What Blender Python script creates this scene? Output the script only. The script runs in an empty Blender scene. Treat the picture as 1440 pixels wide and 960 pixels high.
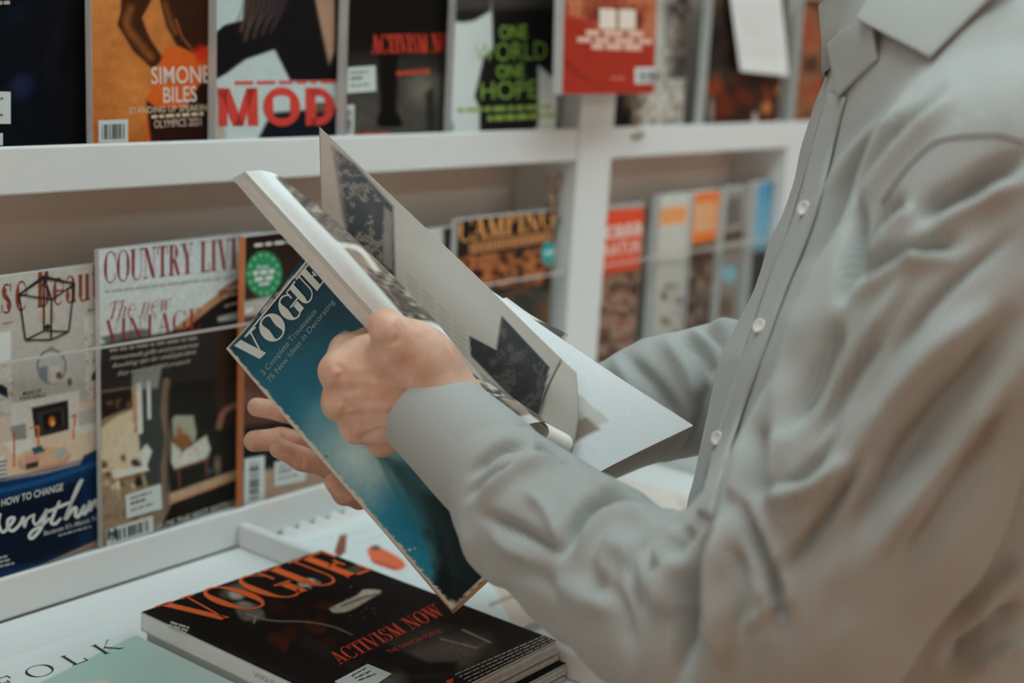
import bpy, bmesh, math, random
import numpy as np
from mathutils import Vector, Matrix
from mathutils.bvhtree import BVHTree

# ------------------------------------------------------------------ camera
FPX = 2000.0                       # 50 mm on a 36 mm sensor, 1440 px wide
CAM_H = 1.55
ROLL = math.radians(3.5)
_dx = np.array([(2330 - 720) / FPX, (480 - 132) / FPX, -1.0])
_p = math.atan(_dx[0] * math.sin(ROLL) + _dx[1] * math.cos(ROLL))
_Z = np.array([math.sin(ROLL) * math.cos(_p), math.cos(ROLL) * math.cos(_p), math.sin(_p)])
_X = _dx / np.linalg.norm(_dx)
R = np.array([_X, np.cross(_Z, _X), _Z])          # camera axes -> world axes (X along rack, Y into rack)
CO = np.array([0.0, 0.0, CAM_H])
scene = bpy.context.scene
COL = scene.collection
cam = bpy.data.cameras.new('camera'); cam.lens = 50; cam.sensor_width = 36
cam.clip_start = 0.05
cam.dof.use_dof = True; cam.dof.focus_distance = 1.17; cam.dof.aperture_fstop = 3.0
cam_o = bpy.data.objects.new('camera', cam); COL.objects.link(cam_o)
M4 = Matrix.Identity(4)
for i in range(3):
    for j in range(3):
        M4[i][j] = R[i][j]
    M4[i][3] = CO[i]
cam_o.matrix_world = M4
scene.camera = cam_o

# ------------------------------------------------------------------ world, light, exposure
w = bpy.data.worlds.new('shop_ambient'); scene.world = w; w.use_nodes = True
bg = w.node_tree.nodes['Background']
bg.inputs[0].default_value = (1.0, 0.54, 0.31, 1); bg.inputs[1].default_value = 0.72
vs = scene.view_settings
vs.view_transform = 'Standard'; vs.look = 'None'; vs.gamma = 1.0; vs.use_curve_mapping = False
vs.exposure = -0.10
scene.display_settings.display_device = 'sRGB'

def area_light(name, loc, sx, sy, power, color, target=None):
    l = bpy.data.lights.new(name, 'AREA'); l.shape = 'RECTANGLE'; l.size = sx; l.size_y = sy
    l.energy = power; l.color = color
    o = bpy.data.objects.new(name, l); COL.objects.link(o); o.location = loc
    if target is not None:
        o.rotation_euler = (Vector(target) - Vector(loc)).to_track_quat('-Z', 'Y').to_euler()
    return o
COOL = (0.79, 0.96, 1.0)
CEIL = 2.75
LK = 0.62
LAMPS = [(0.9, 0.50, 1.5, 0.5, 13), (2.8, 0.30, 1.5, 0.5, 12), (-1.3, 0.12, 1.5, 0.5, 5), (2.2, -1.9, 1.5, 0.5, 26)]
for (lx, ly, sx, sy, pw) in LAMPS:
    area_light('ceiling_panel_light', (lx, ly, CEIL - 0.075), sx, sy, pw * LK, COOL)

# ------------------------------------------------------------------ helpers
def W(px, py, d):
    """photo pixel + distance along the optical axis -> world point"""
    c = np.array([(px - 720) / FPX * d, -(py - 480) / FPX * d, -d])
    return R @ c + CO
def ray(px, py):
    return R @ np.array([(px - 720) / FPX, -(py - 480) / FPX, -1.0])
def proj(P):
    """world points (N,3) -> pixel x, pixel y, depth"""
    c = (np.asarray(P) - CO) @ R
    d = -c[..., 2]
    return 720 + FPX * c[..., 0] / d, 480 - FPX * c[..., 1] / d, d
def on_plane(px, py, p0, n):
    v = ray(px, py); t = np.dot(np.asarray(p0) - CO, n) / np.dot(v, n)
    return CO + v * t
def on_y(px, py, y):
    return on_plane(px, py, (0, y, 0), np.array([0, 1.0, 0]))
def on_z(px, py, z):
    return on_plane(px, py, (0, 0, z), np.array([0, 0, 1.0]))

def s2l(c):
    c = np.asarray(c, float) / 255.0
    return np.where(c <= 0.04045, c / 12.92, ((c + 0.055) / 1.055) ** 2.4)
ALB = 1.65                          # photo tone -> surface reflectance under this room's light
def A(r, g, b, k=1.0):
    c = s2l((r, g, b)) * ALB * k
    return tuple(np.clip(c * min(1.0, 0.82 / max(c.max(), 1e-6)), 0.002, 0.88))

MATS = {}
def mat(name, col, rough=0.5, noise=0.06, scale=40.0, coat=0.0, sss=0.0, bump=0.0, bscale=300.0, metal=0.0, spec=0.5, stretch=None):
    if name in MATS: return MATS[name]
    m = bpy.data.materials.new(name); m.use_nodes = True
    nt = m.node_tree; b = nt.nodes['Principled BSDF']
    b.inputs['Roughness'].default_value = rough
    b.inputs['Metallic'].default_value = metal
    b.inputs['Specular IOR Level'].default_value = spec
    if coat: b.inputs['Coat Weight'].default_value = coat; b.inputs['Coat Roughness'].default_value = 0.12
    if sss:
        b.inputs['Subsurface Weight'].default_value = sss
        b.inputs['Subsurface Radius'].default_value = (0.010, 0.004, 0.002); b.inputs['Subsurface Scale'].default_value = 0.6
    tc = nt.nodes.new('ShaderNodeTexCoord')
    src = tc.outputs['Object']
    if stretch:
        mp = nt.nodes.new('ShaderNodeMapping'); mp.inputs['Scale'].default_value = stretch
        nt.links.new(src, mp.inputs[0]); src = mp.outputs[0]
    n = nt.nodes.new('ShaderNodeTexNoise'); n.inputs['Scale'].default_value = scale; n.inputs['Detail'].default_value = 4
    nt.links.new(src, n.inputs['Vector'])
    rp = nt.nodes.new('ShaderNodeMapRange')
    rp.inputs[1].default_value = 0.3; rp.inputs[2].default_value = 0.7
    rp.inputs[3].default_value = 1 - noise; rp.inputs[4].default_value = 1 + noise
    nt.links.new(n.outputs[0], rp.inputs[0])
    mx = nt.nodes.new('ShaderNodeMix'); mx.data_type = 'RGBA'; mx.blend_type = 'MULTIPLY'; mx.inputs[0].default_value = 1
    if col == 'attr':
        at = nt.nodes.new('ShaderNodeAttribute'); at.attribute_name = 'print'
        nt.links.new(at.outputs['Color'], mx.inputs[6])
    else:
        mx.inputs[6].default_value = (*col, 1)
    nt.links.new(rp.outputs[0], mx.inputs[7])
    nt.links.new(mx.outputs[2], b.inputs['Base Color'])
    if bump:
        n2 = nt.nodes.new('ShaderNodeTexNoise'); n2.inputs['Scale'].default_value = bscale; n2.inputs['Detail'].default_value = 3
        nt.links.new(src, n2.inputs['Vector'])
        bp = nt.nodes.new('ShaderNodeBump'); bp.inputs['Strength'].default_value = bump; bp.inputs['Distance'].default_value = 0.001
        nt.links.new(n2.outputs[0], bp.inputs['Height']); nt.links.new(bp.outputs[0], b.inputs['Normal'])
    MATS[name] = m
    return m
def ink(r, g, b, k=1.0):
    return mat('ink_%d_%d_%d' % (r, g, b), A(r, g, b, k), 0.4, 0.03)

def tag(o, label=None, cat=None, group=None, kind=None):
    if label: o['label'] = label
    if cat: o['category'] = cat
    if group: o['group'] = group
    if kind: o['kind'] = kind
    return o
def empty(name, base):
    o = bpy.data.objects.new(name, None); COL.objects.link(o); o.location = tuple(base); o.empty_display_size = 0.05
    return o
def obj(name, V, F, m, parent=None, base=(0, 0, 0), smooth=False, cols=None, mats_idx=None, attr=None):
    """one mesh object; V in world space; base = world origin of the thing it belongs to"""
    me = bpy.data.meshes.new(name)
    V = np.asarray(V, np.float32).reshape(-1, 3) - np.asarray(base, np.float32)
    if isinstance(F, np.ndarray):
        k = F.shape[1]
        me.vertices.add(len(V)); me.vertices.foreach_set('co', V.ravel())
        me.loops.add(F.size); me.loops.foreach_set('vertex_index', F.astype(np.int32).ravel())
        me.polygons.add(len(F))
        me.polygons.foreach_set('loop_start', np.arange(0, F.size, k, dtype=np.int32))
        me.polygons.foreach_set('loop_total', np.full(len(F), k, np.int32))
        me.update(calc_edges=True)
    else:
        me.from_pydata([tuple(map(float, v)) for v in V], [], [tuple(int(i) for i in f) for f in F]); me.update()
    for mm in (m if isinstance(m, (list, tuple)) else [m]):
        me.materials.append(mm)
    if mats_idx is not None:
        me.polygons.foreach_set('material_index', np.asarray(mats_idx, np.int32))
    if cols is not None:
        ca = me.color_attributes.new('print', 'FLOAT_COLOR', 'POINT')
        c4 = np.ones((len(V), 4), np.float32); c4[:, :3] = cols
        ca.data.foreach_set('color', c4.ravel())
    if attr is not None:
        for nm, arr in attr.items():
            a = me.attributes.new(nm, 'FLOAT', 'POINT'); a.data.foreach_set('value', np.asarray(arr, np.float32))
    if smooth:
        me.polygons.foreach_set('use_smooth', np.ones(len(me.polygons), bool))
    o = bpy.data.objects.new(name, me); COL.objects.link(o)
    if parent is not None: o.parent = parent
    else: o.location = tuple(base)
    return o
def box_vf(x0, x1, y0, y1, z0, z1):
    V = [(x, y, z) for z in (z0, z1) for y in (y0, y1) for x in (x0, x1)]
    F = [(0, 2, 3, 1), (4, 5, 7, 6), (0, 1, 5, 4), (2, 6, 7, 3), (0, 4, 6, 2), (1, 3, 7, 5)]
    return V, F
def bevel(o, wd=0.002, seg=2):
    m = o.modifiers.new('bevel', 'BEVEL'); m.width = wd; m.segments = seg; m.limit_method = 'ANGLE'
    return o
def box(name, x0, x1, y0, y1, z0, z1, m, parent=None, base=(0, 0, 0), bv=0.0):
    V, F = box_vf(x0, x1, y0, y1, z0, z1)
    o = obj(name, V, F, m, parent, base)
    if bv: bevel(o, bv)
    return o
def merge(parts):
    V, F, n = [], [], 0
    for v, f in parts:
        v = [tuple(a) for a in v]
        V += v; F += [tuple(i + n for i in q) for q in f]; n += len(v)
    return V, F
def smooth_pts(pts, n):
    """Catmull-Rom through pts, n samples"""
    P = np.asarray(pts, float)
    if len(P) == 2:
        t = np.linspace(0, 1, n)[:, None]; return P[0] * (1 - t) + P[1] * t
    Q = np.vstack([2 * P[0] - P[1], P, 2 * P[-1] - P[-2]])
    out = []
    for s in np.linspace(0, len(P) - 1 - 1e-9, n):
        i = int(s); t = s - i
        a, b, c, d = Q[i], Q[i + 1], Q[i + 2], Q[i + 3]
        out.append(0.5 * (2 * b + (c - a) * t + (2 * a - 5 * b + 4 * c - d) * t * t + (3 * b - a - 3 * c + d) * t ** 3))
    return np.array(out)
def grid_faces(nu, nv):
    i = np.arange(nu - 1)[:, None]; j = np.arange(nv - 1)[None, :]
    a = i * nv + j
    return np.stack([a, a + nv, a + nv + 1, a + 1], -1).reshape(-1, 4)

# value noise for printed pictures
def vnoise(x, y, seed=0):
    xi = np.floor(x).astype(np.int64); yi = np.floor(y).astype(np.int64)
    fx = x - xi; fy = y - yi; fx = fx * fx * (3 - 2 * fx); fy = fy * fy * (3 - 2 * fy)
    def h(a, b):
        n = (a * 374761393 + b * 668265263 + seed * 974711) & 0x7fffffff
        n = ((n ^ (n >> 13)) * 1274126177) & 0x7fffffff
        return (n & 0xffff) / 65535.0
    return (h(xi, yi) * (1 - fx) + h(xi + 1, yi) * fx) * (1 - fy) + (h(xi, yi + 1) * (1 - fx) + h(xi + 1, yi + 1) * fx) * fy

class Paint:
    """flat printed picture: colours evaluated at the points of a cover's own grid"""
    def __init__(s, x, y, c=(128, 128, 128)):
        s.x = np.asarray(x, float); s.y = np.asarray(y, float); s.c = np.tile(s2l(c), (len(s.x), 1))
    def _mix(s, a, c):
        a = np.clip(a, 0, 1)[:, None]; s.c = s.c * (1 - a) + (s2l(c) if not callable(c) else c) * a
    def grad(s, p0, p1, c0, c1, mask=None):
        d = np.array(p1, float) - p0; t = ((s.x - p0[0]) * d[0] + (s.y - p0[1]) * d[1]) / (d @ d)
        t = np.clip(t, 0, 1)[:, None]; cc = s2l(c0) * (1 - t) + s2l(c1) * t
        if mask is None: s.c = cc
        else: m = np.clip(mask, 0, 1)[:, None]; s.c = s.c * (1 - m) + cc * m
    def sd(s, pts):
        P = np.asarray(pts, float); d = np.full(len(s.x), 1e9); ins = np.zeros(len(s.x), bool)
        for i in range(len(P)):
            a, b = P[i], P[(i + 1) % len(P)]; e = b - a
            t = np.clip(((s.x - a[0]) * e[0] + (s.y - a[1]) * e[1]) / (e @ e + 1e-9), 0, 1)
            d = np.minimum(d, np.hypot(s.x - a[0] - t * e[0], s.y - a[1] - t * e[1]))
            c = (a[1] > s.y) != (b[1] > s.y)
            xx = (b[0] - a[0]) * (s.y - a[1]) / (b[1] - a[1] if b[1] != a[1] else 1e-9) + a[0]
            ins ^= c & (s.x < xx)
        return np.where(ins, -d, d)
    def mask(s, pts, soft=2.0, smooth=False):
        if smooth: pts = smooth_pts(list(pts) + [pts[0]], len(pts) * 6)[:-1]
        return np.clip(0.5 - s.sd(pts) / soft, 0, 1)
    def poly(s, pts, c, soft=2.0, a=1.0, smooth=False):
        s._mix(s.mask(pts, soft, smooth) * a, c)
    def ell(s, cx, cy, rx, ry, c, soft=0.15, a=1.0, rot=0.0):
        ca, sa = math.cos(rot), math.sin(rot); X = (s.x - cx) * ca + (s.y - cy) * sa; Y = -(s.x - cx) * sa + (s.y - cy) * ca
        s._mix(a * np.clip((1 - np.hypot(X / rx, Y / ry)) / soft, 0, 1), c)
    def line(s, pts, wd, c, soft=1.5, a=1.0, smooth=False):
        P = smooth_pts(pts, len(pts) * 6) if smooth else np.asarray(pts, float)
        d = np.full(len(s.x), 1e9)
        for i in range(len(P) - 1):
            p, e = P[i], P[i + 1] - P[i]
            t = np.clip(((s.x - p[0]) * e[0] + (s.y - p[1]) * e[1]) / (e @ e + 1e-9), 0, 1)
            d = np.minimum(d, np.hypot(s.x - p[0] - t * e[0], s.y - p[1] - t * e[1]))
        s._mix(a * np.clip(0.5 - (d - wd / 2) / soft, 0, 1), c)
    def mottle(s, amp, sc, seed=1, mask=None):
        n = vnoise(s.x / sc, s.y / sc, seed) * 0.6 + vnoise(s.x / sc * 2.3, s.y / sc * 2.3, seed + 5) * 0.4
        f = 1 + amp * (n - 0.5) * 2
        if mask is not None: f = 1 + (f - 1) * mask
        s.c = s.c * f[:, None]
    def tex(s, m, cols, sc, seed=1, ani=1.0, rot=0.0):
        """photographic clutter: noise sorted into tones inside a mask"""
        ca, sa = math.cos(rot), math.sin(rot); X = (s.x * ca + s.y * sa) / sc; Y = (-s.x * sa + s.y * ca) / (sc * ani)
        n = vnoise(X, Y, seed) * .55 + vnoise(X * 2.1, Y * 2.1, seed + 3) * .3 + vnoise(X * 4.3, Y * 4.3, seed + 7) * .15
        n = np.clip((n - .22) / .56, 0, .999) * (len(cols) - 1); i = n.astype(int); f = (n - i)[:, None]; f = f * f * (3 - 2 * f)
        C = np.array([s2l(c) for c in cols]); cc = C[i] * (1 - f) + C[np.minimum(i + 1, len(cols) - 1)] * f; a = np.clip(m, 0, 1)[:, None]; s.c = s.c * (1 - a) + cc * a
    def blobs(s, box_, n, cols, r0, r1, seed=1, a=0.8, soft=0.5):
        rnd = random.Random(seed)
        for i in range(n):
            s.ell(rnd.uniform(box_[0], box_[2]), rnd.uniform(box_[1], box_[3]), rnd.uniform(r0, r1), rnd.uniform(r0, r1), rnd.choice(cols), soft, a, rnd.uniform(0, 3))
    def out(s, k=1.0):
        c = np.maximum(s.c, 0) * ALB * k
        return np.clip(c * np.minimum(1.0, 0.82 / np.maximum(c.max(1), 1e-6))[:, None], 0.002, 0.88)

# ------------------------------------------------------------------ lettering
_tc = {}
def sans(txt, bold=0.0):
    key = (txt, bold)
    if key in _tc: return _tc[key]
    cu = bpy.data.curves.new('t', 'FONT'); cu.body = txt; cu.size = 1; cu.offset = bold; cu.resolution_u = 3
    o = bpy.data.objects.new('t', cu); COL.objects.link(o)
    dg = bpy.context.evaluated_depsgraph_get(); me = o.evaluated_get(dg).to_mesh()
    V = np.array([v.co[:2] for v in me.vertices]) if len(me.vertices) else np.zeros((0, 2))
    F = [tuple(p.vertices) for p in me.polygons]
    o.evaluated_get(dg).to_mesh_clear(); bpy.data.objects.remove(o); bpy.data.curves.remove(cu)
    if len(V):
        V[:, 0] -= V[:, 0].min(); V[:, 0] /= max(V[:, 0].max(), 1e-6)
        V[:, 1] /= 0.73
    _tc[key] = (V, F)
    return V, F

class Didone:
    """high-contrast serif letters drawn from thick stems, hairlines, bowls and flat serifs (cap height 1)"""
    def __init__(s, t=0.19, h=0.045, serif=0.5):
        s.t, s.h, s.sf = t, h, serif
    def par(s, x0, y0, x1, y1, wd):
        return [[(x0 - wd / 2, y0), (x0 + wd / 2, y0), (x1 + wd / 2, y1), (x1 - wd / 2, y1)]]
    def bar(s, x0, x1, y, hh=None):
        hh = hh or s.h
        return [[(x0, y - hh / 2), (x1, y - hh / 2), (x1, y + hh / 2), (x0, y + hh / 2)]]
    def ser(s, x, y, wd=None):
        wd = wd or s.t * 2.1
        y = y - s.h / 2 if y > 0.5 else y + s.h / 2
        return s.bar(x - wd / 2, x + wd / 2, y) if s.sf else []
    def ring(s, cx, cy, rx, ry, a0=0, a1=360, tl=None, tr=None, th=None):
        tl = s.t if tl is None else tl; tr = s.t if tr is None else tr; th = th or s.h
        n = max(6, int(abs(a1 - a0) / 11)); out = []
        def pt(a, o):
            c, q = math.cos(a), math.sin(a); k = (tr if c > 0 else tl) * abs(c) ** 1.5
            rr = (rx, ry) if o else (rx - k - th * (1 - abs(c)) * 0.3, ry - th)
            return (cx + rr[0] * c, cy + rr[1] * q)
        an = [math.radians(a0 + (a1 - a0) * i / n) for i in range(n + 1)]
        for i in range(n):
            out.append([pt(an[i], 1), pt(an[i + 1], 1), pt(an[i + 1], 0), pt(an[i], 0)])
        return out
    def glyph(s, c):
        t, h = s.t, s.h; P, B, S, G = s.par, s.bar, s.ser, s.ring
        if c == 'V': return 0.9, P(.16, 1, .5, 0, t) + P(.76, 1, .5, 0, h) + S(.16, 1) + S(.76, 1, t * 1.5)
        if c == 'O': return 0.92, G(.46, .5, .45, .52)
        if c == 'C': return 0.86, G(.46, .5, .44, .52, 42, 318, tr=h) + P(.8, .98, .8, .66, h * 1.3) + P(.8, .02, .8, .3, h)
        if c == 'G': return 0.94, G(.46, .5, .44, .52, 42, 318, tr=h) + P(.8, .98, .8, .66, h * 1.3) + P(.76, .42, .76, .03, t) + S(.76, .44, t * 2)
        if c == 'U': return 0.86, P(.2, 1, .2, .3, t) + G(.44, .32, .24 + t / 2, .34, 180, 360, tl=t, tr=h) + P(.68 + t / 2 - h / 2, 1, .68 + t / 2 - h / 2, .3, h) + S(.2, 1) + S(.68 + t / 2, 1, t * 1.4)
        if c == 'E': return 0.76, P(.2, 1, .2, 0, t) + B(.06, .68, 1 - h / 2) + B(.06, .7, h / 2) + B(.2, .5, .52) + P(.66, 1, .66, .72, h * 1.4) + P(.68, 0, .68, .3, h * 1.4) + P(.49, .64, .49, .4, h * 1.3)
        if c == 'F': return 0.7, P(.2, 1, .2, 0, t) + B(.06, .66, 1 - h / 2) + B(.2, .48, .52) + P(.64, 1, .64, .72, h * 1.4) + P(.47, .64, .47, .4, h * 1.3) + S(.2, 0)
        if c == 'N': return 0.92, P(.16, 1, .16, 0, h) + P(.2, 1, .74, 0, t) + P(.76, 1, .76, 0, h) + S(.16, 0, t * 1.5) + S(.76, 1, t * 1.5) + B(.02, .2, 1 - h / 2)
        if c == 'T': return 0.78, P(.39, 1, .39, 0, t) + B(.04, .74, 1 - h / 2) + P(.06, 1, .06, .74, h * 1.4) + P(.72, 1, .72, .74, h * 1.4) + S(.39, 0)
        if c == 'R': return 0.86, P(.2, 1, .2, 0, t) + G(.34, .75, .32, .25, -90, 90) + B(.2, .36, 1 - h / 2) + B(.2, .36, .5 + h / 2) + P(.42, .5, .7, 0, t) + S(.2, 0) + B(.06, .2, 1 - h / 2)
        if c == 'P': return 0.76, P(.2, 1, .2, 0, t) + G(.34, .74, .34, .26, -90, 90) + B(.2, .36, 1 - h / 2) + B(.2, .36, .48 + h / 2) + S(.2, 0) + B(.06, .2, 1 - h / 2)
        if c == 'B': return 0.8, P(.2, 1, .2, 0, t) + G(.34, .76, .3, .24, -90, 90) + G(.36, .27, .34, .27, -90, 90) + B(.06, .36, 1 - h / 2) + B(.2, .36, .53) + B(.06, .38, h / 2)
        if c == 'D': return 0.86, P(.2, 1, .2, 0, t) + G(.36, .5, .42, .5, -90, 90) + B(.2, .38, 1 - h / 2) + B(.2, .38, h / 2)
        if c == 'Y': return 0.84, P(.16, 1, .44, .45, t) + P(.7, 1, .44, .45, h) + P(.42, .47, .42, 0, t) + S(.16, 1) + S(.7, 1, t * 1.5) + S(.42, 0)
        if c == 'L': return 0.7, P(.2, 1, .2, 0, t) + B(.06, .64, h / 2) + P(.62, 0, .62, .3, h * 1.4) + S(.2, 1)
        if c == 'I': return 0.42, P(.2, 1, .2, 0, t) + S(.2, 1) + S(.2, 0)
        if c == 'A': return 0.92, P(.46, 1, .74, 0, t) + P(.44, 1, .14, 0, h) + B(.24, .64, .34) + S(.74, 0) + S(.14, 0, t * 1.5)
        if c == 'M': return 1.06, P(.14, 1, .14, 0, h) + P(.18, 1, .5, 0, t) + P(.82, 1, .52, 0, h) + P(.86, 1, .86, 0, t) + S(.14, 0, t * 1.5) + S(.86, 0) + B(.02, .2, 1 - h / 2)
        if c == 'W': return 1.3, P(.16, 1, .42, 0, t) + P(.64, 1, .42, 0, h) + P(.6, 1, .88, 0, t) + P(1.12, 1, .88, 0, h) + S(.16, 1) + S(.62, 1) + S(1.12, 1, t * 1.5)
        if c == 'S': return 0.7, G(.34, .75, .27, .26, 60, 270, tr=h) + G(.34, .26, .29, .27, -120, 90, tl=h) + P(.56, .98, .56, .7, h * 1.3) + P(.08, .02, .08, .32, h * 1.3) + P(.24, .62, .46, .4, t * 1.0)
        if c == 'K': return 0.9, P(.2, 1, .2, 0, t) + P(.7, 1, .28, .42, h) + P(.36, .55, .72, 0, t) + S(.2, 1) + S(.2, 0) + S(.72, 0) + S(.7, 1, t * 1.5)
        if c == 'H': return 0.94, P(.2, 1, .2, 0, t) + P(.74, 1, .74, 0, t) + B(.2, .74, .52) + S(.2, 1) + S(.2, 0) + S(.74, 1) + S(.74, 0)
        x = 0.66
        if c == 'e': return 0.62, G(.31, x / 2, .29, x / 2 + .02, 0, 315, tr=h) + B(.1, .59, x * .52)
        if c == 'a': return 0.62, G(.28, .19, .24, .2, 40, 320, tr=h) + P(.44, .5, .44, 0, t * .9) + G(.28, .46, .24, .22, 0, 150, tl=h, tr=t) + B(.44, .58, h / 2)
        if c == 'u': return 0.68, P(.15, x, .15, .15, t * .9) + G(.3, .18, .24, .2, 180, 330, tl=t * .9, tr=h) + P(.5, x, .5, 0, t * .9) + B(.04, .2, x - h / 2) + B(.4, .5, x - h / 2) + B(.5, .64, h / 2)
        if c == 't': return 0.44, P(.2, .9, .2, .1, t * .9) + B(.04, .4, x - h / 2) + G(.3, .14, .2, .16, 180, 300, tl=t, tr=h)
        if c == 's': return 0.54, G(.26, .49, .21, .18, 50, 270, tr=h) + G(.26, .17, .22, .19, -130, 90, tl=h) + P(.19, .42, .36, .25, t * .9) + P(.44, x, .44, .48, h) + P(.06, .02, .06, .2, h)
        if c == 'h': return 0.7, P(.15, 1, .15, 0, t * .9) + G(.32, .42, .24, .24, 0, 150, tl=h, tr=t) + P(.5, .45, .5, 0, t * .9) + S(.15, 0) + S(.5, 0) + B(.04, .16, 1 - h / 2)
        if c == 'n': return 0.7, P(.15, x, .15, 0, t * .9) + G(.32, .42, .24, .24, 0, 150, tl=h, tr=t) + P(.5, .45, .5, 0, t * .9) + S(.15, 0) + S(.5, 0) + B(.04, .16, x - h / 2)
        if c == 'w': return 0.9, P(.12, x, .28, 0, t * .9) + P(.44, x, .28, 0, h) + P(.42, x, .6, 0, t * .9) + P(.78, x, .6, 0, h) + S(.12, x * .99) + S(.78, x)
        return 0.4, []
    def text(s, txt, gap=0.04, only=None):
        V, F, x = [], [], 0.0
        for i, c in enumerate(txt):
            wd, polys = s.glyph(c)
            if only is None or i in only:
                for p in polys:
                    n = len(V); V += [(x + a, b) for a, b in p]; F.append(tuple(range(n, n + len(p))))
            x += wd + gap
        V = np.array(V); V[:, 0] /= (x - gap)
        return V, F

def layer_offset(k):
    return 0.00035 * k
def place(VF, p0, p1, up, surf, k=2, slant=0.0, flatten=True):
    """lettering whose baseline runs p0->p1 in the photo with cap-height vector `up`, laid on a surface"""
    V, F = VF
    p0, p1, up = map(lambda q: np.array(q, float), (p0, p1, up))
    out = []
    for (a, b) in V:
        q = p0 + (p1 - p0) * (a + slant * b) + up * b
        out.append(surf(q[0], q[1], layer_offset(k)))
    return out, F
def flat_poly(pts, surf, k=1):
    return [surf(x, y, layer_offset(k)) for x, y in pts], [tuple(range(len(pts)))]
def ribbon(pts, wd, surf, k=2, n=None, taper=0.0):
    P = smooth_pts(pts, n or len(pts) * 5); T = np.gradient(P, axis=0); T /= np.linalg.norm(T, axis=1)[:, None] + 1e-9
    N = np.stack([-T[:, 1], T[:, 0]], 1); V = []
    for i, (p, q) in enumerate(zip(P, N)):
        ww = wd * (1 - taper * abs(2 * i / (len(P) - 1) - 1) ** 3)
        for sg in (-.5, .5):
            a = p + q * ww * sg; V.append(surf(a[0], a[1], layer_offset(k)))
    return V, [(2 * i, 2 * i + 1, 2 * i + 3, 2 * i + 2) for i in range(len(P) - 1)]
def plane_surf(p0, n):
    p0 = np.asarray(p0, float); n = np.asarray(n, float) / np.linalg.norm(n)
    if np.dot(CO - p0, n) < 0: n = -n
    return lambda x, y, off=0.0: on_plane(x, y, p0 + n * off, n)
def dashes(p0, p1, hgt, surf, n=8, seed=1, k=2, gap=0.25):
    """a line of print too small to read, as word-shaped strokes"""
    rnd = random.Random(seed); ws = [rnd.uniform(.5, 1.6) for _ in range(n)]; tot = sum(ws) + gap * (n - 1); t = 0; parts = []
    p0 = np.array(p0, float); p1 = np.array(p1, float); e = (p1 - p0); up = np.array([0, -hgt])
    for a in ws:
        q0 = p0 + e * t / tot; q1 = p0 + e * (t + a) / tot
        parts.append(flat_poly([q0, q1, q1 + up, q0 + up], surf, k)); t += a + gap
    return merge(parts)
# ================================================================== the setting
YR = 1.118                                   # front plane of the rack's lips
ZU0, ZU1 = CAM_H - 0.174, CAM_H - 0.131      # upper lip
ZL0, ZL1 = CAM_H - 0.572, CAM_H - 0.530      # lower lip; ZL0 is the counter top
wht = mat('white_lacquer', (0.72, 0.745, 0.735), 0.42, 0.02, 6, spec=0.3)
wht_wall = mat('wall_paint', (0.60, 0.59, 0.56), 0.8, 0.04, 5, bump=0.15, bscale=200)
XA, XB = -0.9, 3.6
def struct(o, label, cat):
    return tag(o, label, cat, kind='structure')
struct(box('floor', -4, 6, -4, 2.2, -0.05, 0, mat('floor_vinyl', (0.42, 0.36, 0.30), 0.5, 0.12, 3)), 'plain beige vinyl shop floor', 'floor')
struct(box('wall_back', -4, 6, YR + 0.30, YR + 0.36, 0, CEIL, wht_wall), 'pale painted wall behind the rack', 'wall')
struct(box('wall_right', 5.0, 5.06, -4, YR + 0.30, 0, CEIL, wht_wall), 'pale painted wall beyond the rack', 'wall')
struct(box('ceiling', -4, 6, -4, YR + 0.36, CEIL, CEIL + 0.06, mat('ceiling_paint', (0.42, 0.40, 0.37), 0.9, 0.03)), 'plain pale grey shop ceiling', 'ceiling')
em = bpy.data.materials.new('lamp_diffuser'); em.use_nodes = True
em.node_tree.nodes['Principled BSDF'].inputs['Emission Color'].default_value = (*COOL, 1)
em.node_tree.nodes['Principled BSDF'].inputs['Emission Strength'].default_value = 4.0
MATS['lamp_diffuser'] = em
for i, (lx, ly, sx, sy, pw) in enumerate(LAMPS):
    e = empty('ceiling_light', (lx, ly, CEIL))
    tag(e, ['rectangular ceiling light panel right above the reader', 'rectangular ceiling light panel above the far end of the rack', 'rectangular ceiling light panel above the near end of the rack', 'rectangular ceiling light panel farthest from the rack'][i], 'light', 'ceiling light panels')
    b = (lx, ly, CEIL)
    box('frame', lx - sx / 2 - .02, lx + sx / 2 + .02, ly - sy / 2 - .02, ly + sy / 2 + .02, CEIL - .05, CEIL, wht, e, b, .004)
    box('diffuser', lx - sx / 2, lx + sx / 2, ly - sy / 2, ly + sy / 2, CEIL - .06, CEIL - .051, em, e, b)

# ------------------------------------------------------------------ the rack
RB = (0.0, YR, 0.0)
rack = empty('magazine_rack', RB)
tag(rack, 'white wooden wall rack with lipped magazine shelves', 'rack')
YBK = YR + 0.105
def rbox(n, *a, bv=.0022, m=None): return box(n, *a, m or wht, rack, RB, bv)
cream = mat('cream_back_panel', (0.70, 0.64, 0.57), 0.6, 0.03, 5)
rbox('back_panel', XA, XB, YBK, YBK + .02, ZL0 - .02, 2.35, m=cream)
PX0 = on_y(806, 300, YR)[0]; PX1 = on_y(853, 300, YR)[0]
PX2 = on_y(1108, 205, YR)[0]; PX3 = PX2 + (PX1 - PX0)
posts = [(PX0, PX1), (PX2, PX3), (PX0 - (PX2 - PX0) * 2.55, PX1 - (PX2 - PX0) * 2.55)]
for i, (a, b) in enumerate(posts):
    rbox('upright', a, b, YR - .002, YBK, ZL1 - .001, ZU0 if i == 1 else 2.35)
bays = [(XA, posts[2][0]), (posts[2][1], PX0), (PX1, PX2), (PX3, XB)]
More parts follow.
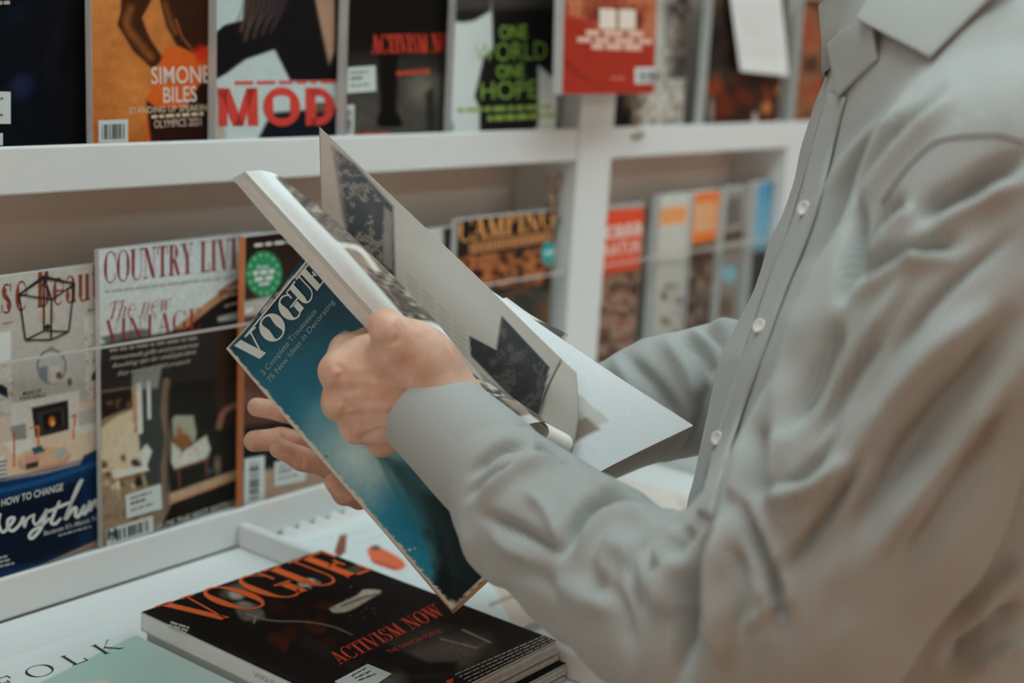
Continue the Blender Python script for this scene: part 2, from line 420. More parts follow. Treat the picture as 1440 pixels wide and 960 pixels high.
for a, b in bays[:2] + [(PX1, XB)]:
    rbox('shelf_lip', a, b, YR, YR + .006, ZU0, ZU1)
    rbox('shelf_board', a, b, YR + .006, YBK, ZU0, ZU1 - .010)
    rbox('shelf_lip', a, b, YR, YR + .006, ZU0 + .40, ZU1 + .40)
    rbox('shelf_board', a, b, YR + .006, YBK, ZU0 + .40, ZU1 + .39)
rbox('counter_lip', XA, XB, YR, YR + .006, ZL0, ZL1)
rbox('shelf_board', XA, XB, YR + .006, YBK, ZL0 - .018, ZL1 - .010)
# clear guards in front of the magazines
ac = bpy.data.materials.new('clear_acrylic'); ac.use_nodes = True
nt = ac.node_tree; nt.nodes.clear()
o_ = nt.nodes.new('ShaderNodeOutputMaterial'); mx = nt.nodes.new('ShaderNodeMixShader'); tr = nt.nodes.new('ShaderNodeBsdfTransparent')
gl = nt.nodes.new('ShaderNodeBsdfGlossy'); gl.inputs['Roughness'].default_value = 0.05
fr = nt.nodes.new('ShaderNodeMapRange'); lw = nt.nodes.new('ShaderNodeLayerWeight'); lw.inputs[0].default_value = 0.12; nt.links.new(lw.outputs[1], fr.inputs[0]); fr.inputs[3].default_value = 0.002; fr.inputs[4].default_value = 0.03
tr.inputs[0].default_value = (0.96, 0.97, 0.97, 1)
nt.links.new(fr.outputs[0], mx.inputs[0]); nt.links.new(tr.outputs[0], mx.inputs[1]); nt.links.new(gl.outputs[0], mx.inputs[2]); nt.links.new(mx.outputs[0], o_.inputs[0])
edge_m = mat('acrylic_edge', (0.55, 0.53, 0.49), 0.25, 0.02)
for (a, b), zz in zip(bays[:2] + [bays[2], (PX1, XB)], (0, 0, 1, 2)):
    for z0, z1 in [q for j, q in enumerate(((ZL1 - .02, CAM_H - .328), (ZU1 - .02, CAM_H + .07))) if zz == 0 or j == zz - 1]:
        rbox('acrylic_guard', a + .002, b - .002, YR + .0063, YR + .0078, z0, z1, bv=0, m=ac)
        rbox('guard_edge', a + .002, b - .002, YR + .0058, YR + .0083, z1, z1 + .0022, bv=0, m=edge_m)
# ------------------------------------------------------------------ the counter
YC = 0.60
CB = (1.3, 0.85, 0.0)
counter = empty('display_counter', CB)
tag(counter, 'white display counter with a lipped divider below the rack', 'counter')
def cbox(n, *a, bv=.003, m=None): return box(n, *a, m or wht, counter, CB, bv)
cbox('counter_top', XA, XB, YC, YR - .0005, ZL0 - .03, ZL0)
cbox('front_panel', XA, XB, YC + .03, YC + .05, 0.08, ZL0 - .03)
cbox('plinth', XA, XB, YC + .08, YC + .10, 0, 0.08)
DX = on_y(338, 770, YR - .006)[0]
cbox('divider', DX, DX + .012, YC, YR - .001, ZL0, ZL0 + .027)
cbox('divider', DX + .62, DX + .632, YC, YR - .001, ZL0, ZL0 + .027)

# ================================================================== magazines on the rack
paper = mat('page_paper', (0.62, 0.63, 0.61), 0.6, 0.05, 60)
pr_gloss = mat('printed_cover', 'attr', 0.38, 0.03, 400, spec=0.05)
pr_matte = mat('printed_page', 'attr', 0.6, 0.03, 400)
WHT = (176, 182, 180)
class Mag:
    def __init__(s, name, label, xl, yref, width, zb, height, th=.008, yaw=5.0, lean=0.6, yoff=.026, group=None, spine=None, xr=None, step=.0017, wavy=0):
        if yoff > 0: yoff -= .0112
        ya, le = math.radians(yaw), math.radians(lean)
        e = np.array([math.cos(ya), math.sin(ya), 0]); u = np.array([0, math.sin(le), math.cos(le)])
        u -= e * (u @ e); u /= np.linalg.norm(u); n = np.cross(e, u)
        B = np.array([on_y(xl, yref, YR + yoff)[0], YR + yoff, zb])
        for _ in range(6):
            q = B + u * np.linspace(0, height, 60)[:, None]; x, y, d = proj(q); i = np.argmin(abs(y - yref))
            B[0] += (xl - x[i]) * d[i] / FPX / R[0][0]
        if yoff > 0:
            for a_, b_ in (posts if zb < ZU0 else [posts[0], posts[2]]):
                if B[0] < a_ < B[0] + width * math.cos(ya) + .003: width = (a_ - B[0]) / math.cos(ya) - .004
        s.B, s.e, s.u, s.n, s.w, s.h, s.th = B, e, u, n, width, height, th
        s.base = B + e * width / 2
        V = [B + e * a + u * b - n * c for b in (0, height) for c in (0, th) for a in (0, width)]
        F = [(0, 1, 5, 4), (2, 6, 7, 3), (0, 2, 3, 1), (4, 5, 7, 6), (0, 4, 6, 2), (1, 3, 7, 5)]
        pm = paper if spine is None else mat('spine_%d_%d_%d' % spine, A(*spine), 0.45, 0.04)
        s.o = obj(name, V, F, [paper, pm], None, s.base, mats_idx=[0, 0, 0, 0, 1, 0])
        tag(s.o, label, 'magazine', group)
        s.surf = plane_surf(B, n)
        nu, nv = int(width / step) + 2, int(height / step) + 2
        a = np.linspace(0.0004, width - .0004, nu); b = np.linspace(0.0004, height - .0004, nv)
        s.P = (B + n * .0002)[None, None] + a[:, None, None] * e + b[None, :, None] * u
        s.nu, s.nv = nu, nv
        x, y, d = proj(s.P.reshape(-1, 3)); s.p = Paint(x, y, (30, 28, 26))
    def picture(s, k=1.0, m=None):
        obj('cover_picture', s.P.reshape(-1, 3), grid_faces(s.nu, s.nv), m or pr_gloss, s.o, s.base, cols=s.p.out(k))
    def add(s, name, VF, m, label=None):
        # keep the print inside the cover
        V = np.array(VF[0]); q = V - s.B; a = np.clip(q @ s.e, .0006, s.w - .0006); b = np.clip(q @ s.u, .0006, s.h - .0006); c = q @ s.n
        V = s.B + a[:, None] * s.e + b[:, None] * s.u + c[:, None] * s.n
        o = obj(name, V, VF[1], m, s.o, s.base)
        if label: o['label'] = label
        if name == 'cover_lettering': o['kind'] = 'stuff'
        return o
    def txt(s, name, t, p0, p1, up, col, bold=0.0, slant=0, k=2):
        return s.add(name, place(sans(t, bold), p0, p1, up, s.surf, k, slant), ink(*col))
    def dash(s, name, lines, col, k=2):
        if sum(l[3] for l in lines) <= 5:
            for i, (a, b, h, n) in enumerate(lines):
                v, f = dashes(a, b, h, s.surf, n, 7 * i + n, k)
                for j in range(n): o = s.add(name, (v[4 * j:4 * j + 4], [(0, 1, 2, 3)]), ink(*col))
            return o
        return s.add(name, merge([dashes(a, b, h, s.surf, n, 7 * i + n, k) for i, (a, b, h, n) in enumerate(lines)]), ink(*col))
    def label(s, name, quad, k=2):
        return s.add(name, flat_poly(quad, s.surf, k), ink(*WHT))
    def barcode(s, quad, digits=True, k=3, vertical=False):
        o = s.label('barcode', quad, k); q = [np.array(a, float) for a in quad]; rnd = random.Random(3); parts = []; t = .12
        while t < .86:
            wd = rnd.choice((.02, .035, .05))
            if vertical: pts = [q[0] + (q[1] - q[0]) * a + (q[3] - q[0]) * b for a, b in ((.25, t), (.75, t), (.75, t + wd), (.25, t + wd))]
            else: pts = [q[0] + (q[1] - q[0]) * a + (q[3] - q[0]) * b for a, b in ((t, .2), (t + wd, .2), (t + wd, .85), (t, .85))]
            parts.append(flat_poly(pts, s.surf, k + 1)); t += wd + rnd.choice((.025, .04, .06))
        v, f = merge(parts); c = obj('bars', v, f, ink(40, 38, 36), o, (0, 0, 0)); c.location = -Vector(s.base)
        return o
    def sticker(s, quad, k=3, rows=3, seed=2):
        o = s.label('price_sticker', quad, k); q = [np.array(a, float) for a in quad]; parts = []
        for r in range(rows):
            f0 = .25 + .5 * r / max(1, rows - 1); a = q[0] + (q[3] - q[0]) * f0 + (q[1] - q[0]) * .14; b = a + (q[1] - q[0]) * (.6 if r != 1 else .4)
            parts.append(dashes(a, b, max(1.2, abs(q[3][1] - q[0][1]) * (.07 if r != 1 else .12)), s.surf, 3, seed + r, k + 1))
        v, f = merge(parts); c = obj('sticker_print', v, f, ink(90, 90, 88), o, (0, 0, 0)); c.location = -Vector(s.base)
        return o
GU, GL_ = 'magazines on the upper shelf', 'magazines on the lower shelf'
ZBU, ZBL = ZU1 - .008, ZL1 - .008

# --- upper shelf, from the dark cover to the far end
m = Mag('magazine', 'near-black magazine cover with dark blue folds on upper shelf', -92, 180, .215, ZBU, .285, group=GU)
p = m.p; p.grad((0, 0), (126, 0), (9, 12, 20), (8, 8, 10)); p.ell(30, 122, 22, 30, (24, 30, 56), .8, .9, .6); p.ell(75, 60, 18, 90, (17, 17, 24), .9, .8, .1); p.ell(20, 20, 25, 18, (14, 22, 34), .9, .7)
p.mottle(.3, 14); m.picture()
m.sticker([(-26, 128), (15, 129), (15, 174), (-26, 174)]); m.label('label_strip', [(-30, 189), (4, 187), (4, 204), (-30, 205)])
m.dash('cover_lettering', [((-40, 8), (14, 6), 5, 6)], (150, 145, 130))

m = Mag('magazine', 'orange magazine cover showing an arm on a hip, white lettering', 129.5, 150, .215, ZBU, .285, group=GU)
p = m.p; p.grad((128, 0), (200, 200), (188, 118, 62), (172, 92, 38)); p.ell(190, 130, 45, 70, (206, 128, 62), .9, .8)
p.poly([(170, -60), (232, -80), (213, 0), (200, 25), (207, 45), (213, 57), (231, 84), (214, 97), (187, 72), (165, 35), (170, 14)], (58, 30, 16), 3)
p.line([(183, 12), (178, 34), (192, 56), (212, 80)], 9, (140, 80, 38), 9, .8, True)
p.poly([(215, -60), (300, -60), (300, 66), (273, 76), (248, 64), (234, 38), (226, 8)], (50, 26, 16), 3)
p.line([(232, 6), (240, 30), (247, 46)], 7, (120, 68, 36), 7, .8, True); p.line([(247, 26), (256, 52), (272, 72)], 1.6, (170, 90, 50))
p.poly([(235, 65), (252, 66), (273, 76), (300, 60), (300, 200), (208, 200), (206, 140), (220, 100)], (212, 92, 36), 3)
p.ell(283, 76, 14, 16, (190, 40, 22), .6, .9); p.poly([(205, 140), (222, 152), (262, 150), (286, 108), (300, 100), (300, 205), (212, 205)], (38, 16, 12), 4)
p.ell(225, 120, 16, 22, (228, 112, 44), .9, .7); p.mottle(.2, 10, 3); m.picture(.82)
m.txt('headline', 'SIMONE', (213, 118), (296, 116), (-.8, -25), (212, 196, 182), .012)
m.txt('headline', 'BILES', (230, 144.5), (277, 142.5), (-.8, -23), (212, 196, 182), .012)
m.txt('cover_lettering', 'STANDING UP SPEAKING', (182, 160), (298, 155), (-.3, -9.5), (205, 180, 150), .006)
m.dash('cover_lettering', [((213, 166.5), (286, 162), 4.5, 7)], (190, 165, 140)); m.txt('cover_lettering', 'OLYMPICS 2021', (217, 180), (283, 176), (-.3, -11.5), (205, 180, 160))
m.barcode([(138.5, 169), (180, 167.5), (180, 200), (138.5, 201)])

m = Mag('magazine', 'pale fashion magazine cover with black dress and big red capitals', 303.5, 150, .215, ZBU, .285, th=.011, group=GU)
p = m.p; p.grad((300, 0), (300, 200), (158, 172, 172), (172, 180, 178))
p.poly([(303, 112), (303, 46), (315, 35), (341, 28), (352, -80), (480, -90), (480, 114), (408, 114), (386, 70), (345, 84), (318, 104)], (16, 15, 17), 2.5)
for i in range(9): p.line([(345 + i * 8, -20), (340 + i * 7, 14), (333 + i * 6, 30 + (i * 13) % 30)], 3, (96 - i * 4, 74 - i * 3, 58), 5, .8, True)
p.poly([(438, -30), (470, -30), (470, 72), (463, 90), (452, 40)], (150, 118, 96), 4); p.poly([(303, 200), (303, 110), (312, 150), (318, 196)], (150, 110, 90), 6, .6)
p.poly([(358, 205), (372, 176), (384, 158), (480, 150), (480, 205)], (14, 18, 26), 4); p.mottle(.06, 9, 4); m.picture()
m.add('masthead', place(Didone(.25, .21, 0).text('MOD', .04), (306, 177), (476, 176), (-1, -53), m.surf), ink(184, 50, 42))
m.dash('cover_lettering', [((330, 118.5), (474, 117), 4.5, 6)], (196, 70, 66)); m.dash('gold_emblem', [((445, 158), (457, 158), 14, 2)], (88, 66, 44))

m = Mag('magazine', 'black magazine cover with one boot and thin red serif headline on shelf', 486, 150, .213, ZBU, .285, th=.013, group=GU)
p = m.p; p.grad((480, 60), (480, 150), (16, 14, 13), (64, 60, 55)); p.ell(595, 125, 34, 34, (110, 104, 94), .9, .8); p.ell(505, 165, 30, 30, (74, 68, 62), .9, .6)
p.poly([(531, -40), (575, -40), (560, 80), (558, 160), (535, 162), (533, 90)], (12, 11, 11), 4); p.line([(568, 0), (560, 60)], 4, (66, 60, 54), 4, .8)
p.poly([(532, 158), (556, 156), (566, 172), (562, 178), (532, 177)], (10, 10, 10), 3, 1, True); p.poly([(598, 130), (610, 120), (612, 185), (600, 185)], (40, 37, 34), 5)
p.poly([(480, -60), (640, -60), (640, 60), (480, 70)], (15, 13, 12), 30); p.line([(500, 188), (549, 188)], 3, (170, 60, 40), 2); p.mottle(.3, 6, 5); m.picture()
DC = Didone(.24, .07)
m.add('headline', place(DC.text('ACTIVISM NOW'), (523, 75), (648, 73), (-1.5, -26), m.surf), ink(188, 50, 30)); m.dash('cover_lettering', [((558, 106), (604, 103), 5.5, 6)], (180, 56, 34))
m.sticker([(487, 95), (528, 92), (529, 128), (488, 131)]); m.barcode([(484.5, 148), (498.5, 147), (497.5, 192), (483.5, 193)], vertical=True)

m = Mag('magazine', 'white magazine cover with black figure and lime green capitals', 635, 150, .213, ZBU, .285, th=.011, group=GU, yaw=.3, lean=0.6, yoff=.022)
p = m.p; p.grad((632, 0), (632, 190), WHT, (184, 190, 190))
p.poly([(632, -90), (690, -90), (690, 16), (668, 29), (652, 32), (632, 30)], (30, 28, 28), 3)
p.poly([(688, -90), (800, -90), (800, 60), (777, 110), (757, 92), (757, 178), (742, 187), (674, 187), (674, 152), (667, 136), (680, 80), (693, 68)], (22, 20, 20), 3)
p.poly([(632, -10), (800, -14), (800, 10), (632, 14)], (70, 64, 60), 8, .6); p.mottle(.05, 8, 6); m.picture()
LIME = (118, 152, 62)
m.txt('headline', 'ONE', (703, 55), (742, 53.5), (-1, -20), LIME, .004); m.txt('headline', 'WORLD', (668, 87), (769, 83), (-1, -27), LIME, -.012)
m.txt('headline', 'ONE', (699, 110), (738, 108), (-1, -19), LIME, .004); m.txt('headline', 'HOPE', (677, 140), (756, 137), (-1, -26), LIME, -.006)
m.dash('cover_lettering', [((643, 158), (775, 153), 6, 8), ((686, 170), (781, 165), 7, 7)], (122, 150, 70)); m.dash('spine_print', [((634, 184), (638, 184), 12, 1)], (110, 120, 120))

m = Mag('magazine', 'red magazine cover held forward of the upright, white centred lettering', 792, 60, .228, CAM_H - .082, .275, th=.014, yaw=3, lean=3, yoff=-.055, group=GU)
p = m.p; p.grad((790, -30), (800, 110), (150, 66, 46), (150, 44, 30)); p.blobs((790, -40, 945, 40), 26, [(176, 112, 78), (120, 60, 40), (70, 34, 26), (190, 130, 92), (140, 40, 30)], 6, 22, 4)
p.poly([(790, 22), (815, 26), (850, 52), (940, 72), (940, 130), (790, 130)], (150, 46, 32), 8); p.line([(792, 80), (812, 104), (830, 112)], 4, (84, 30, 24), 6, .7, True); p.mottle(.12, 12, 7)
p.tex(p.mask([(790, -60), (945, -60), (945, 60), (860, 40), (815, 20), (790, 10)], 6) * .75, [(60, 28, 22), (130, 62, 42), (176, 112, 78), (150, 50, 36)], 15, 88, 1.6); p.ell(928, 50, 12, 18, (180, 110, 76), .6, .8); m.picture(.8)
m.dash('headline', [((843, 40), (894, 42), 28, 2)], (196, 186, 174)); m.dash('cover_lettering', [((824, 50), (905, 52), 8, 3), ((812, 59), (917, 62), 7, 4), ((832, 69), (902, 71), 8, 3)], (194, 160, 142))
m.barcode([(893, 95), (935, 95), (937, 117), (893, 118)]); m.dash('cover_lettering', [((858, 112), (878, 112), 4, 2)], (170, 90, 76))

m = Mag('magazine', 'pale magazine cover with small dark portrait behind the brass clip', 863, 160, .215, ZBU, .285, th=.006, yoff=.03, group=GU)
p = m.p; p.grad((860, 0), (980, 0), (150, 146, 138), (168, 166, 160)); p.poly([(858, 122), (900, 122), (896, 186), (858, 186)], (34, 28, 25), 4); p.ell(884, 142, 9, 18, (96, 80, 66), .7, .8)
p.poly([(938, -60), (1000, -60), (1000, 112), (945, 110)], (54, 48, 44), 6); p.ell(962, 50, 8, 34, (138, 130, 122), .8, .9); p.ell(974, 95, 10, 9, (190, 192, 188), .4); p.ell(956, 140, 6, 14, (150, 100, 70), .8, .9); p.ell(930, 170, 8, 14, (170, 140, 118), .8, .7)
p.tex(p.mask([(898, 118), (1010, 110), (1010, 190), (896, 190)], 5) * .8, [(60, 50, 44), (150, 140, 130), (186, 180, 172), (120, 84, 62)], 9, 81); p.tex(p.mask([(930, -80), (1010, -80), (1010, 108), (936, 112)], 5) * .7, [(30, 26, 24), (70, 60, 54), (140, 130, 122)], 12, 82); p.mottle(.2, 6, 8); m.picture()

m = Mag('magazine', 'dark magazine cover with glowing red and orange shapes, far upper shelf', 991, 150, .26, ZBU, .285, th=.016, yoff=.022, yaw=3, group=GU)
p = m.p; p.grad((985, 0), (1165, 0), (28, 22, 20), (70, 36, 24)); p.blobs((990, 60, 1110, 185), 16, [(96, 34, 16), (64, 26, 14), (20, 16, 14), (120, 50, 24)], 6, 22, 9)
p.blobs((1070, 100, 1160, 185), 14, [(168, 70, 30), (110, 40, 22), (30, 22, 18), (186, 110, 60)], 4, 14, 12); p.ell(1000, 155, 5, 24, (120, 112, 104), .5); p.ell(1062, 168, 5, 14, (170, 160, 150), .6); p.ell(1130, 150, 5, 14, (30, 120, 104), .6)
p.poly([(1106, -60), (1150, -60), (1140, 90), (1122, 130), (1108, 80)], (110, 66, 46), 12, .9); p.tex(p.mask([(985, -60), (1110, -60), (1110, 110), (985, 110)], 10) * .6, [(16, 13, 12), (40, 30, 26), (84, 64, 52)], 14, 87, 2.0); p.mottle(.2, 8, 9); m.picture()
m = Mag('magazine', 'brown magazine at the end of the upper shelf by the last upright', 1118, 150, .2, ZBU, .285, th=.012, yoff=.022, yaw=2, group=GU)
p = m.p; p.grad((1112, 0), (1165, 0), (104, 68, 48), (46, 36, 32)); p.tex(p.mask([(1100, -80), (1160, -80), (1160, 190), (1100, 190)], 6) * .7, [(40, 26, 20), (96, 58, 40), (140, 92, 62), (150, 60, 30)], 14, 89, 2.2); p.poly([(1160, -60), (1240, -60), (1240, 200), (1158, 200)], (30, 44, 40), 5); p.ell(1162, 30, 6, 60, (20, 92, 68), .6); p.mottle(.2, 8, 10); m.picture()

# white tag hanging from the upper rail in front of the dark covers
TQ = [(1022, -40), (1095, -42), (1109, 107), (1041, 100)]
p0 = on_y(1065, 50, YR + .0045); V = []
for dy in (0, .0012):
    V += [on_plane(x, y, (0, YR + .0045 + dy, 0), np.array([0.0, 1, 0.0])) for x, y in TQ]
t = obj('paper_tag', V, [(0, 1, 2, 3), (7, 6, 5, 4), (0, 4, 5, 1), (1, 5, 6, 2), (2, 6, 7, 3), (3, 7, 4, 0)], mat('tag_card', (.78, .80, .79), .6, .03), None, p0)
tag(t, 'blank white paper tag clipped in front of dark covers', 'tag')
sf = plane_surf((0, YR + .0043, 0), np.array([0.0, 1, 0.0]))
v, f = merge([dashes((1035 + i * 1.5, 10 + 13 * i), (1090 + i * 1.2, 9 + 13 * i), 1.5, sf, 6, i) for i in range(6)])
obj('tag_print', v, f, mat('faint_print', A(150, 156, 156), .6), t, p0)
# two small brass hare-eared clips
def hare_clip(px, py, d, h, label, y):
    c = on_y(px, py, y); e = empty('brass_clip', c); tag(e, label, 'clip', 'hare-eared brass clips')
    br = mat('aged_brass', (.30, .22, .16), .35, .25, 60, metal=.7)
    s = h / 0.05
    def blob(n, cx, cz, rx, rz, rot):
        V, F = [], []; nu, nv = 10, 7
        for i in range(nu):
            for j in range(nv + 1):
                a = 2 * math.pi * i / nu; b = -math.pi / 2 + math.pi * j / nv
                x = rx * math.cos(b) * math.cos(a); z = rz * math.sin(b); yy = rx * .5 * math.cos(b) * math.sin(a)
                V.append(c + s * np.array([cx + x * math.cos(rot) - z * math.sin(rot), yy, cz + x * math.sin(rot) + z * math.cos(rot)]))
        for i in range(nu):
            for j in range(nv):
                F.append((i * (nv + 1) + j, ((i + 1) % nu) * (nv + 1) + j, ((i + 1) % nu) * (nv + 1) + j + 1, i * (nv + 1) + j + 1))
        obj(n, V, F, br, e, c, True)
    blob('ear', -.010, .034, .0055, .019, .38); blob('ear', .012, .034, .0055, .018, -.42); blob('head', 0, .010, .012, .014, 0); blob('base', .002, -.012, .02, .006, .1)
hare_clip(775, 296, 1.9, .05, 'small brass hare-eared clip on top of the camping magazine', YR + .022)
hare_clip(893, 178, 2.0, .05, 'small brass hare-eared clip standing on the upper lip', YR + .004)

# --- lower shelf
HBR = (112, 50, 34)
m = Mag('magazine', 'home magazine cover with black lantern, fireplace and navy sofa', -62, 560, .215, ZBL, .288, th=.006, group=GL_, yaw=5, step=.0014)
p = m.p; p.grad((0, 350), (0, 560), (158, 158, 152), (150, 146, 138))
p.poly([(-70, 470), (16, 462), (16, 580), (-70, 590)], (166, 164, 158), 3); p.blobs((-40, 500, 18, 600), 30, [(150, 110, 80), (176, 168, 158), (160, 90, 60)], 2, 7, 5, .7); p.blobs((-40, 465, 16, 500), 20, [(180, 180, 176), (140, 136, 130)], 2, 6, 6, .6)
p.poly([(118, 445), (139, 442), (139, 560), (122, 560)], (172, 170, 164), 3); p.blobs((120, 450, 138, 560), 18, [(140, 126, 110), (186, 184, 178), (120, 96, 80)], 2, 5, 8, .7)
p.poly([(129, 527), (140, 512), (140, 534), (128, 535)], (34, 40, 46), 2); p.line([(136, 535), (134, 570)], 4, (190, 84, 44), 3)
p.poly([(-20, 545), (12, 560), (10, 545), (2, 540)], (22, 32, 44), 2)
p.ell(72.5, 515, 22, 26, (96, 90, 84), .08); p.ell(72.5, 516, 19.5, 23.5, (150, 148, 142), .08); p.poly([(54, 516), (67, 514), (67, 540), (56, 532)], (92, 100, 108), 2, .9); p.poly([(70, 516), (84, 513), (86, 536), (72, 540)], (170, 160, 150), 2, .8); p.ell(83, 528, 6, 7, (96, 60, 50), .5)
p.ell(98, 537, 4.5, 8, (96, 72, 56), .5); p.ell(72, 489, 6, 3, (120, 114, 106), .5)
p.poly([(-70, 600), (139, 560), (139, 700), (-70, 720)], (176, 160, 144), 5); p.poly([(14, 568), (112, 548), (112, 615), (18, 632)], (178, 172, 164), 3)
p.poly([(44, 573), (96, 562), (97, 604), (50, 618)], (26, 25, 25), 2); p.poly([(52, 580), (90, 572), (91, 600), (55, 610)], (48, 46, 44), 3); p.poly([(60, 583), (86, 577), (87, 600), (62, 606)], (20, 17, 15), 2)
p.ell(73, 592, 6, 9, (196, 96, 44), .7); p.ell(74, 595, 3.5, 5, (236, 190, 120), .7)
p.poly([(-60, 640), (120, 600), (128, 640), (100, 660), (0, 680), (-60, 690)], (186, 164, 140), 4); p.ell(62, 646, 40, 17, (168, 128, 98), .12, 1, -.18); p.ell(62, 642, 38, 14, (186, 150, 122), .2, .8, -.18)
p.poly([(14, 600), (36, 595), (38, 624), (20, 629)], (120, 118, 116), 3); p.poly([(4, 622), (42, 616), (52, 628), (20, 640)], (188, 184, 176), 3); p.line([(20, 640), (20, 655)], 3, (180, 92, 46)); p.line([(42, 602), (54, 600), (54, 630)], 3, (186, 96, 48)); p.line([(20, 608), (20, 640)], 2.5, (150, 76, 40))
p.poly([(110, 580), (132, 572), (134, 600), (112, 606)], (150, 146, 140), 3); p.line([(101, 586), (106, 583), (103, 616)], 3, (176, 86, 44)); p.poly([(104, 600), (134, 594), (135, 606), (106, 612)], (180, 176, 168), 3)
p.poly([(44, 630), (58, 626), (64, 634), (48, 639)], (40, 70, 84), 2); p.poly([(34, 642), (54, 638), (55, 650), (36, 655)], (180, 128, 112), 2); p.poly([(36, 652), (54, 648), (54, 656), (37, 660)], (50, 46, 44), 2); p.poly([(76, 632), (92, 628), (93, 642), (78, 646)], (150, 148, 142), 2)
p.poly([(-60, 650), (6, 640), (10, 675), (-60, 690)], (190, 186, 180), 3)
for i in range(5): p.line([(-30, 655 + i * 6), (8, 648 + i * 6)], 2.4, (44, 44, 48), 2)
p.poly([(-70, 692), (0, 676), (60, 666), (112, 652), (118, 640), (139, 630), (139, 775), (0, 822), (-70, 840)], (16, 44, 78), 2.5); p.line([(-60, 700), (0, 690), (60, 676), (116, 658), (139, 650)], 5, (28, 78, 124), 5, .9, True)
p.line([(-60, 684), (0, 674), (62, 662), (114, 648)], 4, (20, 60, 104), 4, .8, True); p.poly([(-70, 716), (0, 702), (80, 684), (139, 664), (139, 762), (60, 790), (-70, 812)], (9, 16, 28), 10, .92, False); p.poly([(112, 668), (139, 660), (139, 764), (112, 772)], (14, 40, 72), 12, .7)
p.poly([(-70, 842), (0, 818), (60, 798), (139, 762), (139, 800), (0, 850)], (150, 108, 80), 2.5); p.line([(0, 814), (60, 795), (139, 760)], 1.6, (190, 150, 120), 2); p.mottle(.10, 5, 11); m.picture()
D2 = Didone(.22, .05, 1)
m.add('masthead', place(D2.text('s'), (1, 441), (18, 439), (0, -62), m.surf, 1), ink(*HBR)); m.add('masthead', place(D2.text('e'), (21, 438), (39, 435), (0, -62), m.surf, 1), ink(*HBR)); x_ = 51.0
for ch in 'Beaut':
    w_ = D2.glyph(ch)[0] * 27; m.add('masthead', place(D2.text(ch), (x_, 433 - (x_ - 51) * .15), (x_ + w_, 433 - (x_ + w_ - 51) * .15), (0, -57), m.surf, 1), ink(*HBR)); x_ += w_ + 1
Lk = [(27, 414), (73, 421), (105, 399), (62, 391)]; Lb = [(36, 478), (72, 477.5), (97, 466), (62, 465)]
ln = [((66, 364), (66, 389), 1.2)] + [(Lk[i], Lb[i], 2.3) for i in range(4)] + [(Lb[i], Lb[(i + 1) % 4], 2.2) for i in range(4)] + [(Lk[i], Lk[(i + 1) % 4], 2.2) for i in range(4)] + [(k_, (61.5, 388), 2.4) for k_ in Lk]
m.add('lantern_picture', merge([ribbon([a, b], c, m.surf, 3, 2) for a, b, c in ln]), ink(20, 18, 18)); m.add('candle_picture', merge([ribbon([(x, 452), (x, 438)], 2.2, m.surf, 2, 2) for x in (58, 64, 72, 77)]), ink(180, 140, 104))
m.add('candle_bulbs', flat_poly([(61, 460), (67, 455), (73, 459), (67, 464)], m.surf, 3), ink(22, 20, 20))
m.txt('cover_lettering', 'HOW TO CHANGE', (2, 712), (88.5, 689), (.3, -10.5), (200, 202, 200), .012)
scr = [[(-16, 742), (-8, 735), (0, 722), (-2, 735), (4, 748), (16, 736), (20, 728), (12, 730), (11, 741), (18, 746), (28, 737), (33, 727), (34, 741), (38, 730), (46, 724)],
       [(48, 722), (47, 733), (52, 737), (62, 724), (66, 716), (58, 742), (46, 756), (41, 754), (46, 746), (60, 738), (70, 728)],
       [(84, 704), (76, 722), (72, 734), (78, 736), (86, 728)], [(66, 720), (98, 706)],
       [(90, 730), (104, 700), (114, 678), (116, 674), (110, 682), (98, 712), (92, 730), (102, 716), (107, 714), (106, 724), (110, 726), (116, 716), (119, 710), (116, 720), (119, 722), (124, 714), (127, 704), (126, 718), (132, 706), (136, 703), (136, 712), (140, 712)]]
m.add('script_lettering', merge([ribbon(q, 4.6, m.surf, 3, taper=.4) for q in scr]), ink(202, 204, 200))
m.txt('cover_lettering', "Because It's About You", (62, 753), (142, 729), (.3, -7), (180, 180, 178)); m.dash('cover_lettering', [((82, 754), (128, 741), 2.2, 7), ((-10, 788), (10, 783), 3, 3), ((-10, 794), (14, 788), 3, 3), ((-10, 800), (20, 793), 3, 4)], (150, 150, 150))
m.txt('cover_lettering', 'MAKE UP', (32, 556), (58, 551), (.2, -5.5), (50, 46, 44), .01); m.txt('cover_lettering', 'YOUR WALLS', (27, 563.5), (64, 557), (.2, -5.5), (50, 46, 44), .01)
m.dash('cover_lettering', [((0, 386), (22, 382), 2, 3), ((4, 455), (18, 453), 1.2, 1), ((124, 438), (137, 435), 3, 2)], (110, 90, 80)); m.label('label_patch', [(-20, 470), (15, 466), (15, 506), (-20, 512)], 1)

